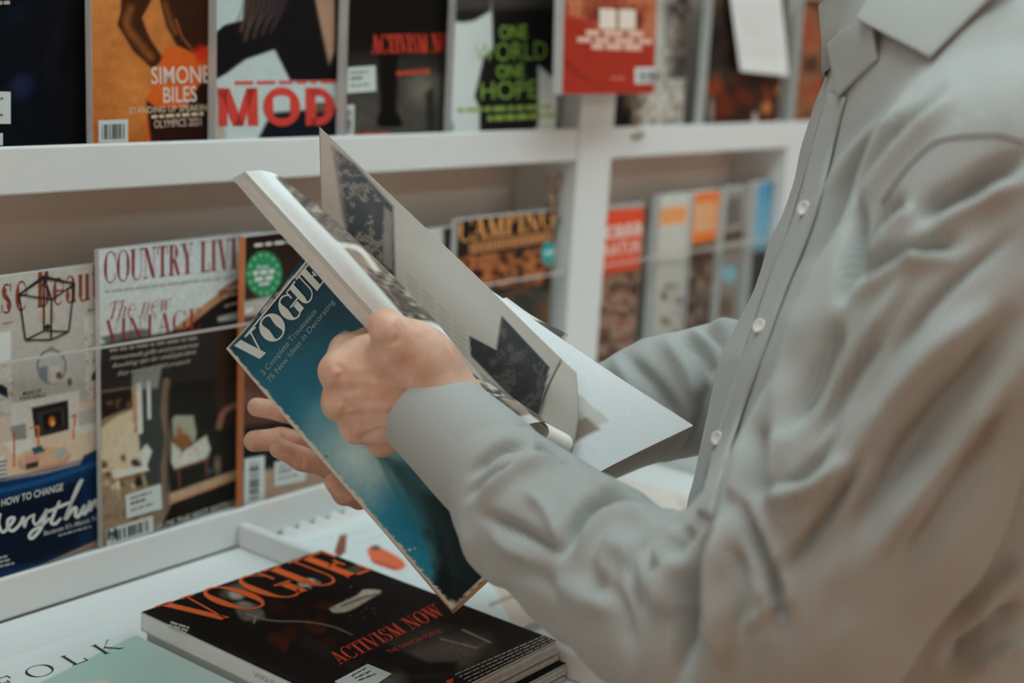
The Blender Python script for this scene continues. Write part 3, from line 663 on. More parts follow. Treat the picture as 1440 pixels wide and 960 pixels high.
m = Mag('magazine', 'country home magazine cover with dark red serif title and barn porch', 141, 560, .222, ZBL, .303, th=.006, group=GL_, yaw=4.5, yoff=.030, step=.0014)
p = m.p; p.grad((140, 340), (140, 470), (172, 180, 182), (164, 170, 166))
p.poly([(142, 484), (240, 466), (300, 420), (345, 386), (345, 800), (130, 800)], (27, 24, 22), 3); p.poly([(243, 463), (300, 418), (345, 385), (345, 398), (300, 430), (262, 461)], (150, 112, 80), 2.5); p.poly([(306, 410), (345, 384), (345, 392), (310, 420)], (110, 76, 54), 2.5)
p.poly([(140, 474), (200, 462), (210, 470), (160, 486)], (46, 44, 36), 3, .8, True); p.poly([(306, 446), (345, 436), (345, 448), (307, 452)], (160, 162, 158), 2, .8); p.ell(281, 519, 4, 7, (196, 150, 116), .6)
p.poly([(142, 486), (345, 452), (345, 528), (142, 549)], (38, 35, 33), 3); p.poly([(300, 470), (345, 460), (345, 600), (306, 600)], (52, 34, 26), 6, .8)
p.poly([(142, 550), (190, 543), (190, 765), (142, 775)], (128, 106, 82), 3); p.poly([(142, 552), (186, 545), (188, 572), (170, 578), (142, 590)], (30, 24, 20), 4); p.blobs((142, 556, 186, 575), 10, [(90, 64, 44), (24, 18, 16)], 3, 7, 3)
p.poly([(142, 602), (163, 586), (186, 576), (194, 640), (188, 660), (142, 664)], (184, 166, 138), 4); p.blobs((142, 640, 190, 700), 26, [(168, 146, 118), (84, 66, 50), (190, 172, 146), (60, 46, 38)], 3, 8, 4, .8)
p.poly([(196, 545), (230, 540), (230, 720), (200, 700), (194, 600)], (52, 56, 54), 3); p.line([(195, 542), (197, 606)], 8, (188, 184, 174), 2); p.line([(188, 545), (190, 600)], 4, (176, 130, 96), 2); p.line([(209, 538), (210, 587)], 5, (184, 184, 178), 2); p.poly([(186, 525), (228, 512), (222, 545), (186, 548)], (150, 150, 146), 5, .6)
p.line([(160, 640), (183, 600)], 9, (190, 174, 148), 3); p.poly([(176, 625), (194, 605), (198, 650), (178, 656)], (188, 172, 150), 4); p.poly([(158, 662), (206, 654), (210, 661), (160, 673)], (196, 194, 184), 2); p.poly([(196, 636), (206, 624), (214, 634), (206, 656), (200, 655)], (186, 186, 178), 2.5); p.ell(190, 650, 8, 7, (56, 42, 36), .5)
p.line([(164, 670), (168, 698)], 6, (192, 178, 152), 2); p.line([(200, 664), (205, 684)], 4, (160, 130, 100), 2); p.line([(161, 675), (200, 668)], 3, (110, 76, 52), 2)
p.poly([(142, 690), (232, 680), (236, 740), (142, 775)], (132, 112, 90), 5, .8); p.blobs((142, 690, 230, 750), 30, [(150, 130, 106), (92, 74, 58), (110, 90, 70)], 3, 9, 6, .5)
p.line([(234, 536), (231, 580), (236, 620), (231, 660), (235, 700), (236, 735)], 10, (104, 88, 72), 3, 1, True); p.line([(237, 545), (236, 610), (235, 690)], 3, (54, 44, 38), 2, .8, True)
p.poly([(242, 590), (246, 584), (272, 584), (276, 608), (274, 622), (244, 618)], (138, 140, 122), 3); p.ell(256, 620, 16, 14, (122, 78, 48), .35); p.ell(252, 606, 6, 8, (140, 92, 58), .5)
p.poly([(242, 622), (256, 636), (290, 612), (296, 632), (290, 644), (246, 660), (241, 650)], (176, 174, 164), 3); p.blobs((250, 630, 290, 652), 10, [(184, 120, 106), (150, 160, 160), (196, 190, 180)], 2, 5, 7, .6); p.line([(246, 660), (290, 646), (294, 640)], 2.5, (120, 80, 54), 2); p.line([(251, 660), (253, 684)], 3, (96, 60, 40)); p.line([(290, 646), (291, 668)], 3, (96, 60, 40))
p.line([(308, 600), (314, 580), (326, 572), (345, 566)], 8, (130, 92, 72), 4, .9, True); p.ell(306, 654, 7, 18, (120, 100, 86), .8, .9); p.ell(296, 662, 3, 5, (40, 84, 110), .5)
p.poly([(238, 694), (300, 672), (345, 656), (345, 668), (240, 708)], (164, 138, 112), 3); p.line([(238, 708), (345, 668)], 2, (180, 110, 70), 2); p.poly([(222, 748), (240, 712), (345, 672), (345, 740)], (22, 19, 18), 3); p.mottle(.14, 4, 13); m.picture()
DR = (116, 26, 26)
m.add('masthead', place(Didone(.2, .035).text('COUNTRY LIVING'), (146, 398), (372, 373), (.2, -43), m.surf), ink(*DR))
m.txt('cover_lettering', 'BRITISH EDITION', (158, 349.5), (241, 340), (.1, -5.5), (140, 140, 138)); m.add('red_square', flat_poly([(146.5, 346.5), (153.5, 345.8), (153.5, 351), (146.5, 351.8)], m.surf, 2), ink(190, 80, 50))
m.dash('cover_lettering', [((147, 411.5), (352, 387), 3, 14)], (140, 144, 142)); m.add('headline', place(Didone(.12, .03).text('The new'), (150, 449), (238, 436), (0, -24), m.surf, 2, .07), ink(132, 52, 40))
m.add('headline', place(Didone(.16, .03).text('VINTAGE'), (148, 480), (282, 462), (.2, -29), m.surf), ink(124, 24, 24))
CRM = (170, 164, 150)
m.dash('cover_lettering', [((154, 495), (277, 477), 4, 9)], (120, 114, 104)); m.txt('cover_lettering', 'Homemade gifts and preserves', (154, 506.5), (277, 487), (1, -6.5), CRM, 0, .03); m.txt('cover_lettering', 'Rewilding tips for small gardens', (157, 517.5), (274, 497), (1, -6.5), CRM, 0, .03); m.txt('cover_lettering', 'Easy weekend craft projects', (165, 528), (266, 510), (1, -6.5), CRM, 0, .03)
m.txt('cover_lettering', '10 OF THE BEST BISTROS', (220, 747), (336, 710), (.3, -10), (186, 176, 160), .005); m.dash('cover_lettering', [((317, 408), (333, 403), 3, 1), ((312, 420), (333, 414), 3, 2), ((316, 432), (333, 427), 3, 2)], (150, 130, 116))
m.sticker([(176, 696), (226, 680), (228, 715), (178, 729)]); m.barcode([(149, 745), (215, 724), (216.5, 748), (150, 768)]); m.txt('label_initial', 'H', (151.5, 758.5), (163.5, 755), (0, -14), (20, 20, 20), .03, k=5)

m = Mag('magazine', 'dark brown magazine with bright orange spine and round green badge', 342, 560, .222, ZBL, .303, th=.009, spine=(206, 124, 70), group=GL_, yaw=4.5, yoff=.024)
p = m.p; p.grad((340, 330), (340, 430), (30, 20, 16), (52, 34, 26)); p.poly([(342, 424), (480, 396), (480, 430), (342, 446)], (148, 146, 140), 3); p.poly([(342, 446), (520, 420), (520, 590), (342, 600)], (78, 50, 38), 6); p.blobs((345, 450, 440, 590), 18, [(96, 62, 46), (60, 40, 32), (110, 74, 56)], 8, 26, 5, .6)
p.poly([(342, 600), (540, 570), (540, 650), (342, 668)], (18, 16, 15), 10); p.poly([(342, 664), (540, 640), (540, 760), (342, 770)], (150, 124, 106), 6); p.ell(371, 385, 26, 32.5, (40, 122, 80), .05); p.mottle(.1, 7, 14); m.picture()
m.add('badge_dots', merge([flat_poly([(371 + 21 * math.cos(a) + 2 * math.cos(b), 385 + 27 * math.sin(a) + 2.3 * math.sin(b)) for b in np.linspace(0, 2 * math.pi, 7)[:-1]], m.surf, 3) for a in np.linspace(0, 2 * math.pi, 15)[:-1]]), ink(120, 168, 140))
m.txt('badge_lettering', 'free', (361, 379), (378, 377), (.2, -7), (196, 204, 198), .01, k=3); m.dash('badge_lettering', [((356, 387), (386, 384), 6, 3), ((358, 396), (384, 393), 6, 2), ((364, 402), (379, 400), 4, 1)], (190, 198, 192), 3)
m.dash('cover_lettering', [((358, 347), (414, 341), 4, 4)], (190, 186, 178)); m.barcode([(344, 645), (372, 640), (372, 705), (343, 712)], vertical=True); m.sticker([(386, 650), (430, 640), (430, 676), (386, 684)])
m.dash('cover_lettering', [((342, 441), (356, 438), 6, 1)], (178, 180, 176))

m = Mag('magazine', 'pale magazine with dark upper corner mostly behind the open one', 575, 320, .12, ZBL, .286, th=.01, group=GL_, yoff=.03)
p = m.p; p.grad((580, 300), (640, 480), (168, 168, 162), (150, 140, 130)); p.poly([(560, 290), (598, 300), (598, 316), (560, 330)], (30, 26, 24), 3); p.poly([(622, 290), (640, 290), (640, 480), (628, 480)], (60, 46, 38), 4); p.mottle(.1, 8, 15); m.picture()
m = Mag('magazine', 'dark cookery magazine with tall orange lettering and teal hexagon badge', 642, 340, .205, ZBL, .297, th=.009, group=GL_, yaw=.3, lean=0.6, yoff=.022)
p = m.p; p.grad((640, 290), (640, 480), (30, 22, 18), (40, 36, 32)); p.blobs((645, 365, 790, 395), 22, [(160, 96, 56), (90, 50, 32), (40, 26, 20), (180, 112, 66)], 4, 12, 8); p.blobs((690, 400, 755, 450), 14, [(40, 50, 46), (70, 78, 72), (30, 34, 32)], 6, 16, 9)
p.blobs((755, 395, 800, 470), 14, [(110, 66, 42), (60, 40, 30), (140, 88, 54)], 4, 10, 10); p.blobs((645, 290, 790, 300), 10, [(120, 70, 40), (60, 36, 24)], 3, 10, 2); p.blobs((645, 400, 790, 560), 20, [(70, 56, 46), (40, 34, 30)], 6, 20, 11, .6); p.tex(p.mask([(640, 362), (800, 345), (800, 396), (640, 412)], 5) * .8, [(24, 18, 15), (90, 52, 34), (164, 100, 60), (40, 28, 22)], 12, 85); p.tex(p.mask([(640, 410), (800, 398), (800, 560), (640, 560)], 5) * .8, [(24, 24, 22), (50, 54, 50), (96, 72, 52), (34, 32, 30)], 14, 86); p.mottle(.25, 5, 16); m.picture()
m.add('masthead', place(Didone(.2, .07).text('CAMPING'), (645, 341), (781, 320), (0, -34), m.surf), ink(186, 130, 76)); m.dash('cover_lettering', [((660, 357), (776, 339), 15, 18)], (150, 100, 60))
m.add('hexagon_badge', flat_poly([(773 + 13 * math.cos(a), 356 + 19 * math.sin(a)) for a in np.linspace(math.pi / 6, 2.5 * math.pi - math.pi / 3, 7)[:-1]], m.surf, 3), ink(22, 128, 124)); m.dash('badge_lettering', [((765, 359), (781, 356), 5, 1)], (150, 190, 184), 4)

m = Mag('magazine', 'red headed home magazine beside the upright, white rounded lettering', 846, 330, .115, ZBL, .292, th=.006, yaw=3, group=GL_)
p = m.p; p.grad((846, 380), (846, 490), (96, 72, 60), (84, 58, 46)); p.poly([(840, 284), (925, 276), (925, 372), (840, 388)], (186, 66, 40), 3); p.poly([(900, 280), (925, 270), (925, 300)], (120, 30, 24), 4); p.poly([(840, 284), (925, 276), (925, 290), (840, 297)], (140, 130, 122), 3)
p.blobs((846, 392, 912, 490), 22, [(130, 104, 88), (70, 44, 34), (150, 122, 104), (110, 56, 34)], 5, 14, 12, .8); p.tex(p.mask([(840, 392), (925, 376), (925, 560), (840, 560)], 4) * .8, [(50, 34, 28), (96, 66, 52), (150, 122, 104), (120, 60, 36)], 16, 83, .6, .2); p.mottle(.12, 7, 17); m.picture()
m.txt('masthead', 'casa', (851, 336), (904, 328), (0, -26), (206, 192, 180), .02); m.txt('masthead', 'NATURAL', (850, 362), (918, 351), (0, -19), (206, 186, 172), .015)
m = Mag('magazine', 'white magazine with pale orange title block, next to the red-headed one', 926, 340, .09, ZBL, .30, th=.016, yaw=3, yoff=.022, group=GL_)
p = m.p; p.grad((925, 270), (925, 480), (164, 164, 158), (150, 144, 136)); p.poly([(928, 294), (966, 288), (966, 312), (928, 318)], (206, 140, 88), 4); p.blobs((926, 390, 962, 480), 14, [(90, 72, 60), (130, 120, 110), (60, 46, 40)], 4, 10, 13, .8); p.mottle(.08, 7, 18); m.picture()
m = Mag('magazine', 'magazine with strong orange head and cream stripes of lettering', 972.5, 330, .085, ZBL, .30, th=.018, yaw=3, yoff=.023, group=GL_)
p = m.p; p.grad((970, 340), (970, 480), (96, 72, 58), (70, 52, 44)); p.poly([(966, 264), (1016, 264), (1016, 334), (966, 344)], (204, 106, 46), 3); p.blobs((970, 350, 1010, 460), 16, [(110, 92, 80), (54, 40, 34), (130, 84, 60)], 4, 10, 14, .8); p.tex(p.mask([(966, 348), (1016, 338), (1016, 560), (966, 560)], 4) * .85, [(40, 30, 26), (80, 62, 52), (130, 110, 96)], 12, 84); p.mottle(.1, 7, 19); m.picture()
m.dash('masthead', [((977, 328), (1006, 324), 42, 6)], (206, 160, 116))
m = Mag('magazine', 'grey headed magazine with pale blue lower picture on lower shelf', 1018, 330, .07, ZBL, .302, th=.016, yaw=3, yoff=.022, group=GL_)
p = m.p; p.grad((1015, 270), (1015, 480), (120, 116, 110), (110, 96, 84)); p.poly([(1010, 330), (1050, 322), (1050, 334), (1010, 342)], (60, 48, 42), 3); p.ell(1026, 385, 14, 16, (104, 146, 156), .5); p.ell(1020, 430, 16, 22, (84, 66, 54), .6); p.mottle(.1, 7, 20); m.picture()
m.dash('masthead', [((1021, 318), (1042, 314), 38, 5)], (80, 78, 76))
m = Mag('magazine', 'sky blue magazine at the end of the lower shelf row', 1060, 330, .12, ZBL, .306, th=.022, yaw=3, yoff=.022, group=GL_)
p = m.p; p.grad((1058, 260), (1058, 400), (64, 120, 150), (120, 150, 158)); p.poly([(1082, 250), (1140, 250), (1140, 360), (1090, 330)], (34, 72, 96), 5); p.poly([(1050, 355), (1150, 340), (1150, 480), (1050, 480)], (50, 42, 38), 6); p.mottle(.12, 7, 21); m.picture()
# ================================================================== magazines lying on the counter
def lying(name, label, quad_x, quad_y, z0, z1, step=.0016, inset=.0, spine_c=None, rot=0.0, wavy=0.0):
    """closed magazine lying flat: x0,x1 / y0,y1 in world metres, from z0 to z1, spine on the x0 side"""
    x0, x1 = quad_x; y0, y1 = quad_y; base = np.array([(x0 + x1) / 2, (y0 + y1) / 2, z0])
    c, s_ = math.cos(rot), math.sin(rot)
    def T(P):
        P = np.array(P, float); q = P - base; o = P.copy(); o[..., 0] = base[0] + q[..., 0] * c - q[..., 1] * s_; o[..., 1] = base[1] + q[..., 0] * s_ + q[..., 1] * c
        return o
    V, F = box_vf(x0, x1, y0, y1, z0, z0 + .0008)
    parts = [(V, F)]
    V, F = box_vf(x0, x1, y0, y1, z1 - .0006, z1); parts.append((V, F))
    V, F = box_vf(x0, x0 + .0008, y0, y1, z0 + .0004, z1 - .0002); parts.append((V, F))
    V, F = merge(parts)
    o = obj(name, T(V), F, mat('cover_card_white', (.70, .73, .73), .4, .03) if spine_c is None else ink(*spine_c), None, base)
    tag(o, label, 'magazine')
    # page block as a few sheaves with uneven ends
    rnd = random.Random(5); n = 9; hz = (z1 - z0 - .0016) / n
    for i in range(n):
        d = rnd.uniform(0, .0025) + wavy * (n - i) / n
        V, F = box_vf(x0 + .0009, x1 - .001 - rnd.uniform(0, .002), y0 + .001 - d, y1 - .002, z0 + .0009 + i * hz, z0 + .0008 + (i + .93) * hz)
        obj('page_sheaf', T(V), F, mat('page_edge_%d' % (i % 3), [(.56, .52, .47), (.62, .58, .53), (.47, .43, .38)][i % 3], .7, .1, 200), o, base)
    nu, nv = int((x1 - x0) / step) + 2, int((y1 - y0) / step) + 2
    P = np.stack(np.meshgrid(np.linspace(x0 + .0004, x1 - .0004, nu), np.linspace(y0 + .0004, y1 - .0004, nv), indexing='ij') + [np.full((nu, nv), z1 + .0002)], -1).reshape(-1, 3)
    P = T(P); x, y, d = proj(P); p = Paint(x, y)
    return o, base, p, (P, grid_faces(nu, nv)), plane_surf((0, 0, z1), (0, 0, 1))

ZV = CAM_H - .537
a, b, c, d = [on_z(*q, ZV) for q in [(196, 865), (449, 771), (782, 901), (423, 960)]]
VX0, VX1 = (a[0] + d[0]) / 2, (b[0] + c[0]) / 2; VY1, VY0 = (a[1] + b[1]) / 2, c[1]
# plain copy underneath carries the stack
o, base, p, G_, sf = lying('magazine', 'thick black-covered magazine at the bottom of the counter stack', (VX0 + .004, VX1 + .001), (VY0 - .012, VY1 - .004), ZL0 + .001, ZL0 + .0165, spine_c=(170, 176, 176))
p.c[:] = s2l((20, 18, 18)); obj('cover_picture', G_[0], G_[1], pr_gloss, o, base, cols=p.out())
o, base, p, G_, sf = lying('magazine', 'black fashion magazine with orange title on top of counter stack', (VX0, VX1), (VY0, VY1), ZL0 + .0172, ZV, step=.0013, wavy=.004)
p.c[:] = s2l((16, 13, 13)); p.grad((300, 860), (500, 960), (18, 15, 15), (24, 20, 19))
p.ell(330, 830, 26, 12, (78, 72, 66), .6, .9, -.3); p.ell(333, 836, 14, 9, (150, 144, 136), .6, .8); p.ell(345, 852, 16, 8, (150, 142, 132), .6, .8, .2); p.poly([(328, 848), (360, 850), (372, 868), (345, 872), (334, 862)], (92, 86, 78), 5, .8, True)
p.ell(432, 819, 15, 7, (176, 170, 160), .5, .9, -.2); p.blobs((420, 812, 450, 830), 8, [(120, 114, 108), (60, 54, 50)], 2, 5, 3, .8)
p.poly([(462, 855), (500, 838), (512, 829), (536, 831), (520, 842), (492, 858), (470, 861)], (168, 160, 148), 2.5, 1, True); p.line([(480, 852), (510, 840), (535, 834)], 3, (90, 82, 74), 2, .9); p.poly([(485, 800), (512, 790), (518, 800), (495, 808)], (66, 60, 54), 4, .8)
p.blobs((380, 850, 470, 910), 16, [(70, 26, 16), (50, 20, 14), (30, 18, 14), (96, 40, 24)], 6, 18, 8, .6); p.line([(345, 862), (380, 872), (430, 874), (465, 880), (495, 892)], 1.6, (120, 112, 100), 1.8, .8, True); p.line([(360, 865), (357, 876)], 1.8, (130, 120, 108))
p.poly([(540, 900), (600, 880), (690, 890), (700, 920), (640, 945), (560, 950)], (50, 45, 41), 16, .9); p.poly([(555, 922), (620, 900), (680, 905), (660, 935), (590, 940)], (84, 76, 68), 18, .9)
p.poly([(520, 920), (545, 905), (600, 930), (645, 930), (640, 945), (580, 950)], (16, 14, 14), 6, .95); p.line([(620, 898), (672, 911)], 1.6, (130, 120, 108), 2); p.line([(650, 885), (690, 903)], 1.8, (140, 128, 114), 2); p.line([(430, 900), (540, 960)], 10, (40, 34, 32), 14, .8)
p.blobs((470, 820, 540, 870), 12, [(130, 124, 116)], .8, 1.6, 6, .8, .8); p.line([(215, 868), (430, 962)], 4, (34, 30, 30), 5, .6); p.ell(540, 955, 40, 14, (90, 84, 74), .8, .8); p.mottle(.25, 4, 22)
obj('cover_picture', G_[0], G_[1], pr_gloss, o, base, cols=p.out())
OR = (226, 100, 44)
def tp(name, VF, m, k=2): return obj(name, VF[0], VF[1], m, o, base)
# masthead: baseline runs along the top edge, cap height points up and away
TU = np.array([-58, 0]) * 0 + np.array([-68, -29.5])
DV = Didone(.22, .05)
tp('masthead', place(DV.text('VOGUE', .03), (291, 878), (527, 800), (-70, -27), sf), ink(*OR))
# the figure's hat and hair printed over the O
tp('cover_lettering', merge([dashes((236 + i * 2, 884 - i * 4), (262 + i * 2, 892 - i * 4), 3.0, sf, 3, i) for i in range(3)]), ink(150, 146, 138))
RED = (196, 54, 34)
tp('headline', place(Didone(.22, .06).text('ACTIVISM NOW'), (478, 934), (628, 862), (-18, -14), sf), ink(*RED))
tp('cover_lettering', place(sans('THE FASHION FORCE', .01), (548, 919), (622, 888), (-6, -4.5), sf), ink(150, 50, 32))
for i in range(4):
    tp('cover_lettering', dashes((640 + i * 6 , 949 + i * 3.2), (768 + i * 3.6, 893 + i * 2.4), 1.6, sf, 14, i), ink(150, 142, 132))
tp('red_mark', flat_poly([(628, 956), (638, 953), (636, 960), (628, 962)], sf, 2), ink(180, 30, 30))
st = tp('price_sticker', flat_poly([(470, 958), (517, 933), (551, 947), (510, 975)], sf, 3), ink(*WHT))
obj('sticker_print', *merge([dashes((494 + i * 5, 951 + i * 3), (514 + i * 7, 940 + i * 4), 1.8, sf, 3, i, 4) for i in range(3)]), ink(60, 58, 56), st, (0, 0, 0)).location = -Vector(base)
# spine lettering
sp = plane_surf((VX0 - .0002, 0, 0), (1, 0, 0))
tp('spine_lettering', place(sans('VOGUE'), (357, 951), (387, 964), (-1.5, -8), sp, 1), ink(120, 130, 132))

# mint magazine under the stack's spine side
ZK = ZL0 + .0135
k0 = on_z(160, 886, ZK)
KX0, KX1, KY1 = k0[0] - .23, VX0 - .004, on_z(190, 868, ZK)[1] + .004
o, base, p, G_, sf = lying('magazine', 'white magazine with spaced serif capitals over a mint picture', (KX1 - .24, KX1), (KY1 - .30, KY1), ZL0 + .001, ZK, step=.0016)
p.c[:] = s2l((178, 186, 185)); p.poly([(40, 968), (175, 900), (212, 884), (440, 985), (420, 1100), (-100, 1100)], (140, 166, 160), 2); p.poly([(212, 884), (440, 985), (330, 1010), (190, 905)], (152, 168, 162), 30, .8)
p.poly([(90, 962), (150, 956), (180, 975), (120, 985)], (190, 168, 152), 8, .9)
obj('cover_picture', G_[0], G_[1], pr_matte, o, base, cols=p.out())
tp('masthead', place(Didone(.10, .035).text('KINFOLK', .42), (-133, 1018), (178, 909), (-19, -12), sf), ink(34, 32, 32))

# white magazines in the further compartments
o, base, p, G_, sf = lying('magazine', 'white magazine with drawn orange shapes, past the counter divider', (DX + .02, DX + .255), (.755, 1.075), ZL0 + .001, ZL0 + .010, rot=-.02)
p.c[:] = s2l((178, 186, 184)); p.poly([(470, 776), (478, 752), (488, 750), (486, 776), (476, 784)], (112, 60, 46), 2.5); p.poly([(515, 772), (530, 768), (562, 784), (570, 796), (556, 802), (525, 790)], (196, 92, 58), 3, 1, True); p.ell(528, 770, 9, 5, (80, 60, 50), .5)
p.poly([(520, 785), (560, 797), (556, 801), (525, 792)], (150, 60, 40), 3, .8)
p.line([(440, 760), (520, 745)], 1, (150, 156, 156), 2, .6); p.line([(500, 765), (580, 740)], 1, (150, 156, 156), 2, .6); p.poly([(690, 810), (740, 800), (790, 880), (720, 880)], (178, 160, 146), 8, .9); p.line([(690, 850), (740, 830)], 5, (120, 92, 76), 5, .7); p.mottle(.03, 10, 23)
obj('cover_picture', G_[0], G_[1], pr_matte, o, base, cols=p.out())
# saw-toothed paper wrap along its far edge
V, F = [], []
n = 9
for i in range(n):
    xa = DX + .03 + .21 * i / n; xb = DX + .03 + .21 * (i + 1) / n
    k = len(V); V += [(xa, 1.074, ZL0 + .0105), (xb, 1.074, ZL0 + .0105), (xb, 1.078, ZL0 + .018), (xa + .006, 1.080, ZL0 + .026), (xa, 1.078, ZL0 + .018)]
    F.append((k, k + 1, k + 2, k + 3, k + 4))
w_ = obj('paper_wrap', V, F, mat('wrap_paper', (.70, .73, .72), .5, .03), o, base); sm = w_.modifiers.new('solid', 'SOLIDIFY'); sm.thickness = .0012
o, base, p, G_, sf = lying('magazine', 'cream magazine with faint brown sketch lines beyond the white one', (DX + .275, DX + .50), (.72, 1.03), ZL0 + .001, ZL0 + .012, rot=.04)
p.c[:] = s2l((176, 168, 160)); p.blobs((640, 700, 1000, 880), 30, [(150, 136, 124), (186, 180, 172), (130, 112, 100)], 6, 22, 24, .5); p.mottle(.08, 9, 24); obj('cover_picture', G_[0], G_[1], pr_matte, o, base, cols=p.out())
o, base, p, G_, sf = lying('magazine', 'white magazine with black band in the far counter compartment', (DX + .66, DX + .88), (.74, 1.03), ZL0 + .001, ZL0 + .010, rot=-.05)
p.c[:] = s2l((178, 180, 178)); p.mottle(.05, 9, 25); obj('cover_picture', G_[0], G_[1], pr_matte, o, base, cols=p.out())
# ================================================================== the open magazine in the reader's hands
def patch(rows, nu=40, nv=24):
    """rows: list of rows of (px, py, depth) control points -> smooth grid of world points"""
    A_ = [smooth_pts(r, nv) for r in rows]; out = np.zeros((nu, nv, 3))
    for j in range(nv):
        out[:, j] = smooth_pts([a[j] for a in A_], nu)
    P = out.reshape(-1, 3)
    return np.array([W(*q) for q in P]), grid_faces(nu, nv), P
HB = W(640, 700, 1.2)
held = empty('open_magazine', HB)
tag(held, 'worn vintage fashion magazine with teal cover held open in both hands', 'magazine')
page_b = mat('old_page_edge', (.55, .42, .31), .7, .15, 300)
def hpart(name, rows, nu, nv, paint, m=None, thick=0.0, k=1.0, flip=False):
    V, F, P = patch(rows, nu, nv); p = Paint(P[:, 0], P[:, 1]); paint(p)
    if flip: F = F[:, ::-1]
    o = obj(name, V, F, m or pr_matte, held, HB, True, cols=p.out(k))
    if thick:
        # thickness goes away from the camera
        me = o.data; n = me.polygons[len(me.polygons) // 2]; v = Vector(CO) - (n.center + Vector(HB))
        sm = o.modifiers.new('thickness', 'SOLIDIFY'); sm.thickness = thick; sm.offset = -1 if n.normal.dot(v) > 0 else 1
        sm.use_rim = True
    return o
S0, S1, F0, F1 = (318, 490), (635, 858), (480, 320), (805, 690)
cov_rows = [[(318, 490, 1.265), (352, 453, 1.235), (397, 397, 1.195), (446, 331, 1.15)],
            [(421, 611, 1.255), (470, 566, 1.215), (515, 518, 1.185), (555, 474, 1.15)],
            [(530, 737, 1.24), (585, 688, 1.20), (635, 640, 1.17), (675, 595, 1.14)],
            [(635, 858, 1.225), (690, 807, 1.19), (745, 752, 1.16), (790, 704, 1.13)]]
def paint_cover(p):
    p.c[:] = s2l((10, 62, 80))
    p.grad((350, 450), (520, 700), (8, 44, 58), (40, 124, 150))
    p.ell(400, 540, 90, 70, (6, 92, 118), .9, .7, .8); p.ell(500, 640, 100, 66, (166, 190, 188), .95, .95, .85); p.ell(455, 590, 60, 40, (60, 132, 146), .95, .6, .8)
    p.ell(470, 440, 90, 50, (4, 50, 66), .9, .8, .8); p.ell(585, 735, 90, 42, (8, 92, 128), .95, .85, .87); p.ell(560, 700, 40, 24, (14, 110, 142), .9, .6, .87)
    # dress folds of the photographed figure, dark towards the foot
    p.poly([(520, 625), (545, 640), (700, 700), (720, 800), (640, 850), (606, 838), (612, 790), (590, 730), (560, 680)], (40, 72, 76), 10, .9)
    p.poly([(590, 690), (720, 720), (720, 840), (640, 852), (604, 842), (618, 790), (608, 745)], (16, 26, 28), 14, .95); p.line([(527, 630), (548, 672), (572, 715), (604, 768), (614, 800)], 6, (56, 92, 84), 7, .8, True)
    p.line([(560, 660), (620, 740), (640, 800)], 10, (30, 52, 54), 12, .6, True); p.line([(630, 760), (640, 830)], 4, (34, 44, 46), 6, .7); p.blobs((600, 740, 690, 840), 14, [(26, 40, 42), (10, 18, 20)], 5, 16, 31, .5)
    p.ell(484, 472, 11, 7, (168, 180, 180), .6, .95, -.5); p.ell(481, 473, 4, 3, (90, 120, 126), .6, .8); p.mottle(.10, 7, 32)
    # worn, chipped edges
    def edge(a, b, wd, seed):
        a, b = np.array(a, float), np.array(b, float); e = b - a; t = np.clip(((p.x - a[0]) * e[0] + (p.y - a[1]) * e[1]) / (e @ e), 0, 1)
        d = np.hypot(p.x - a[0] - t * e[0], p.y - a[1] - t * e[1]); n = vnoise(p.x / 5, p.y / 5, seed) * .7 + vnoise(p.x / 2, p.y / 2, seed + 1) * .5
        p._mix(np.clip((wd * (.35 + n * (.6 + .8 * t)) - d) / 1.5, 0, 1), (186, 178, 164))
    edge(S0, S1, 5.5, 40); edge((318, 490), (480, 320), 2.2, 41); edge((635, 858), (805, 690), 3.5, 42)
    p.ell(634, 853, 12, 12, (190, 182, 170), .6, .9); p.blobs((575, 770, 590, 800), 5, [(180, 184, 180)], 1, 2.4, 43, .9); p.ell(459, 641, 2.2, 2.2, (60, 40, 40), .5); p.ell(466, 652, 5, 2, (120, 150, 150), .6, .7, .8)
    p.line([(331, 505), (338, 512), (341, 522)], 2.4, (186, 190, 186), 1.5, .8)
cov = hpart('front_cover', cov_rows, 150, 110, paint_cover, mat('worn_cover_print', 'attr', .42, .04, 300, spec=.3), .0012)
# pages right behind the cover
blk = [[(q[0] + 1.5, q[1] + 1.5, q[2] + .0022) for q in r] for r in cov_rows]
blk[3] = [(q[0] + 2, q[1] + 5, q[2] + .002) for q in cov_rows[3]]
def pp(c, am=.1): 
    def f(p): p.c[:] = s2l(c); p.mottle(am, 3, 50)
    return f
hpart('page_block', blk, 30, 16, pp((170, 140, 112)), None, .007)
# cover lettering follows the cover: photo position -> cover sheet
cV, cF, cP = patch(cov_rows, 60, 40); cb = BVHTree.FromPolygons([Vector(v) for v in cV], [tuple(int(i) for i in f) for f in cF])
def cov_surf(x, y, off=0.0):
    v = Vector(ray(x, y)); h = cb.ray_cast(Vector(CO), v.normalized())
    if h[0] is None: 
        q = cb.find_nearest(Vector(W(x, y, 1.2)))[0]; return np.array(q) - np.array(v.normalized()) * (off + .0004)
    return np.array(h[0]) - np.array(v.normalized()) * (off + .0004)
def hp(name, VF, m):
    bad = np.isnan(np.array(VF[0]).sum(1)); VF = (np.nan_to_num(np.array(VF[0])), [f for f in VF[1] if not any(bad[i] for i in f)])
    used = sorted({i for f in VF[1] for i in f}); mp = {j: i for i, j in enumerate(used)}; VF = (VF[0][used], [tuple(mp[i] for i in f) for f in VF[1]])
    return obj(name, VF[0], VF[1], m, cov, HB)
lt = Didone(.31, .06).text('VOGUE', .05)
V2 = []
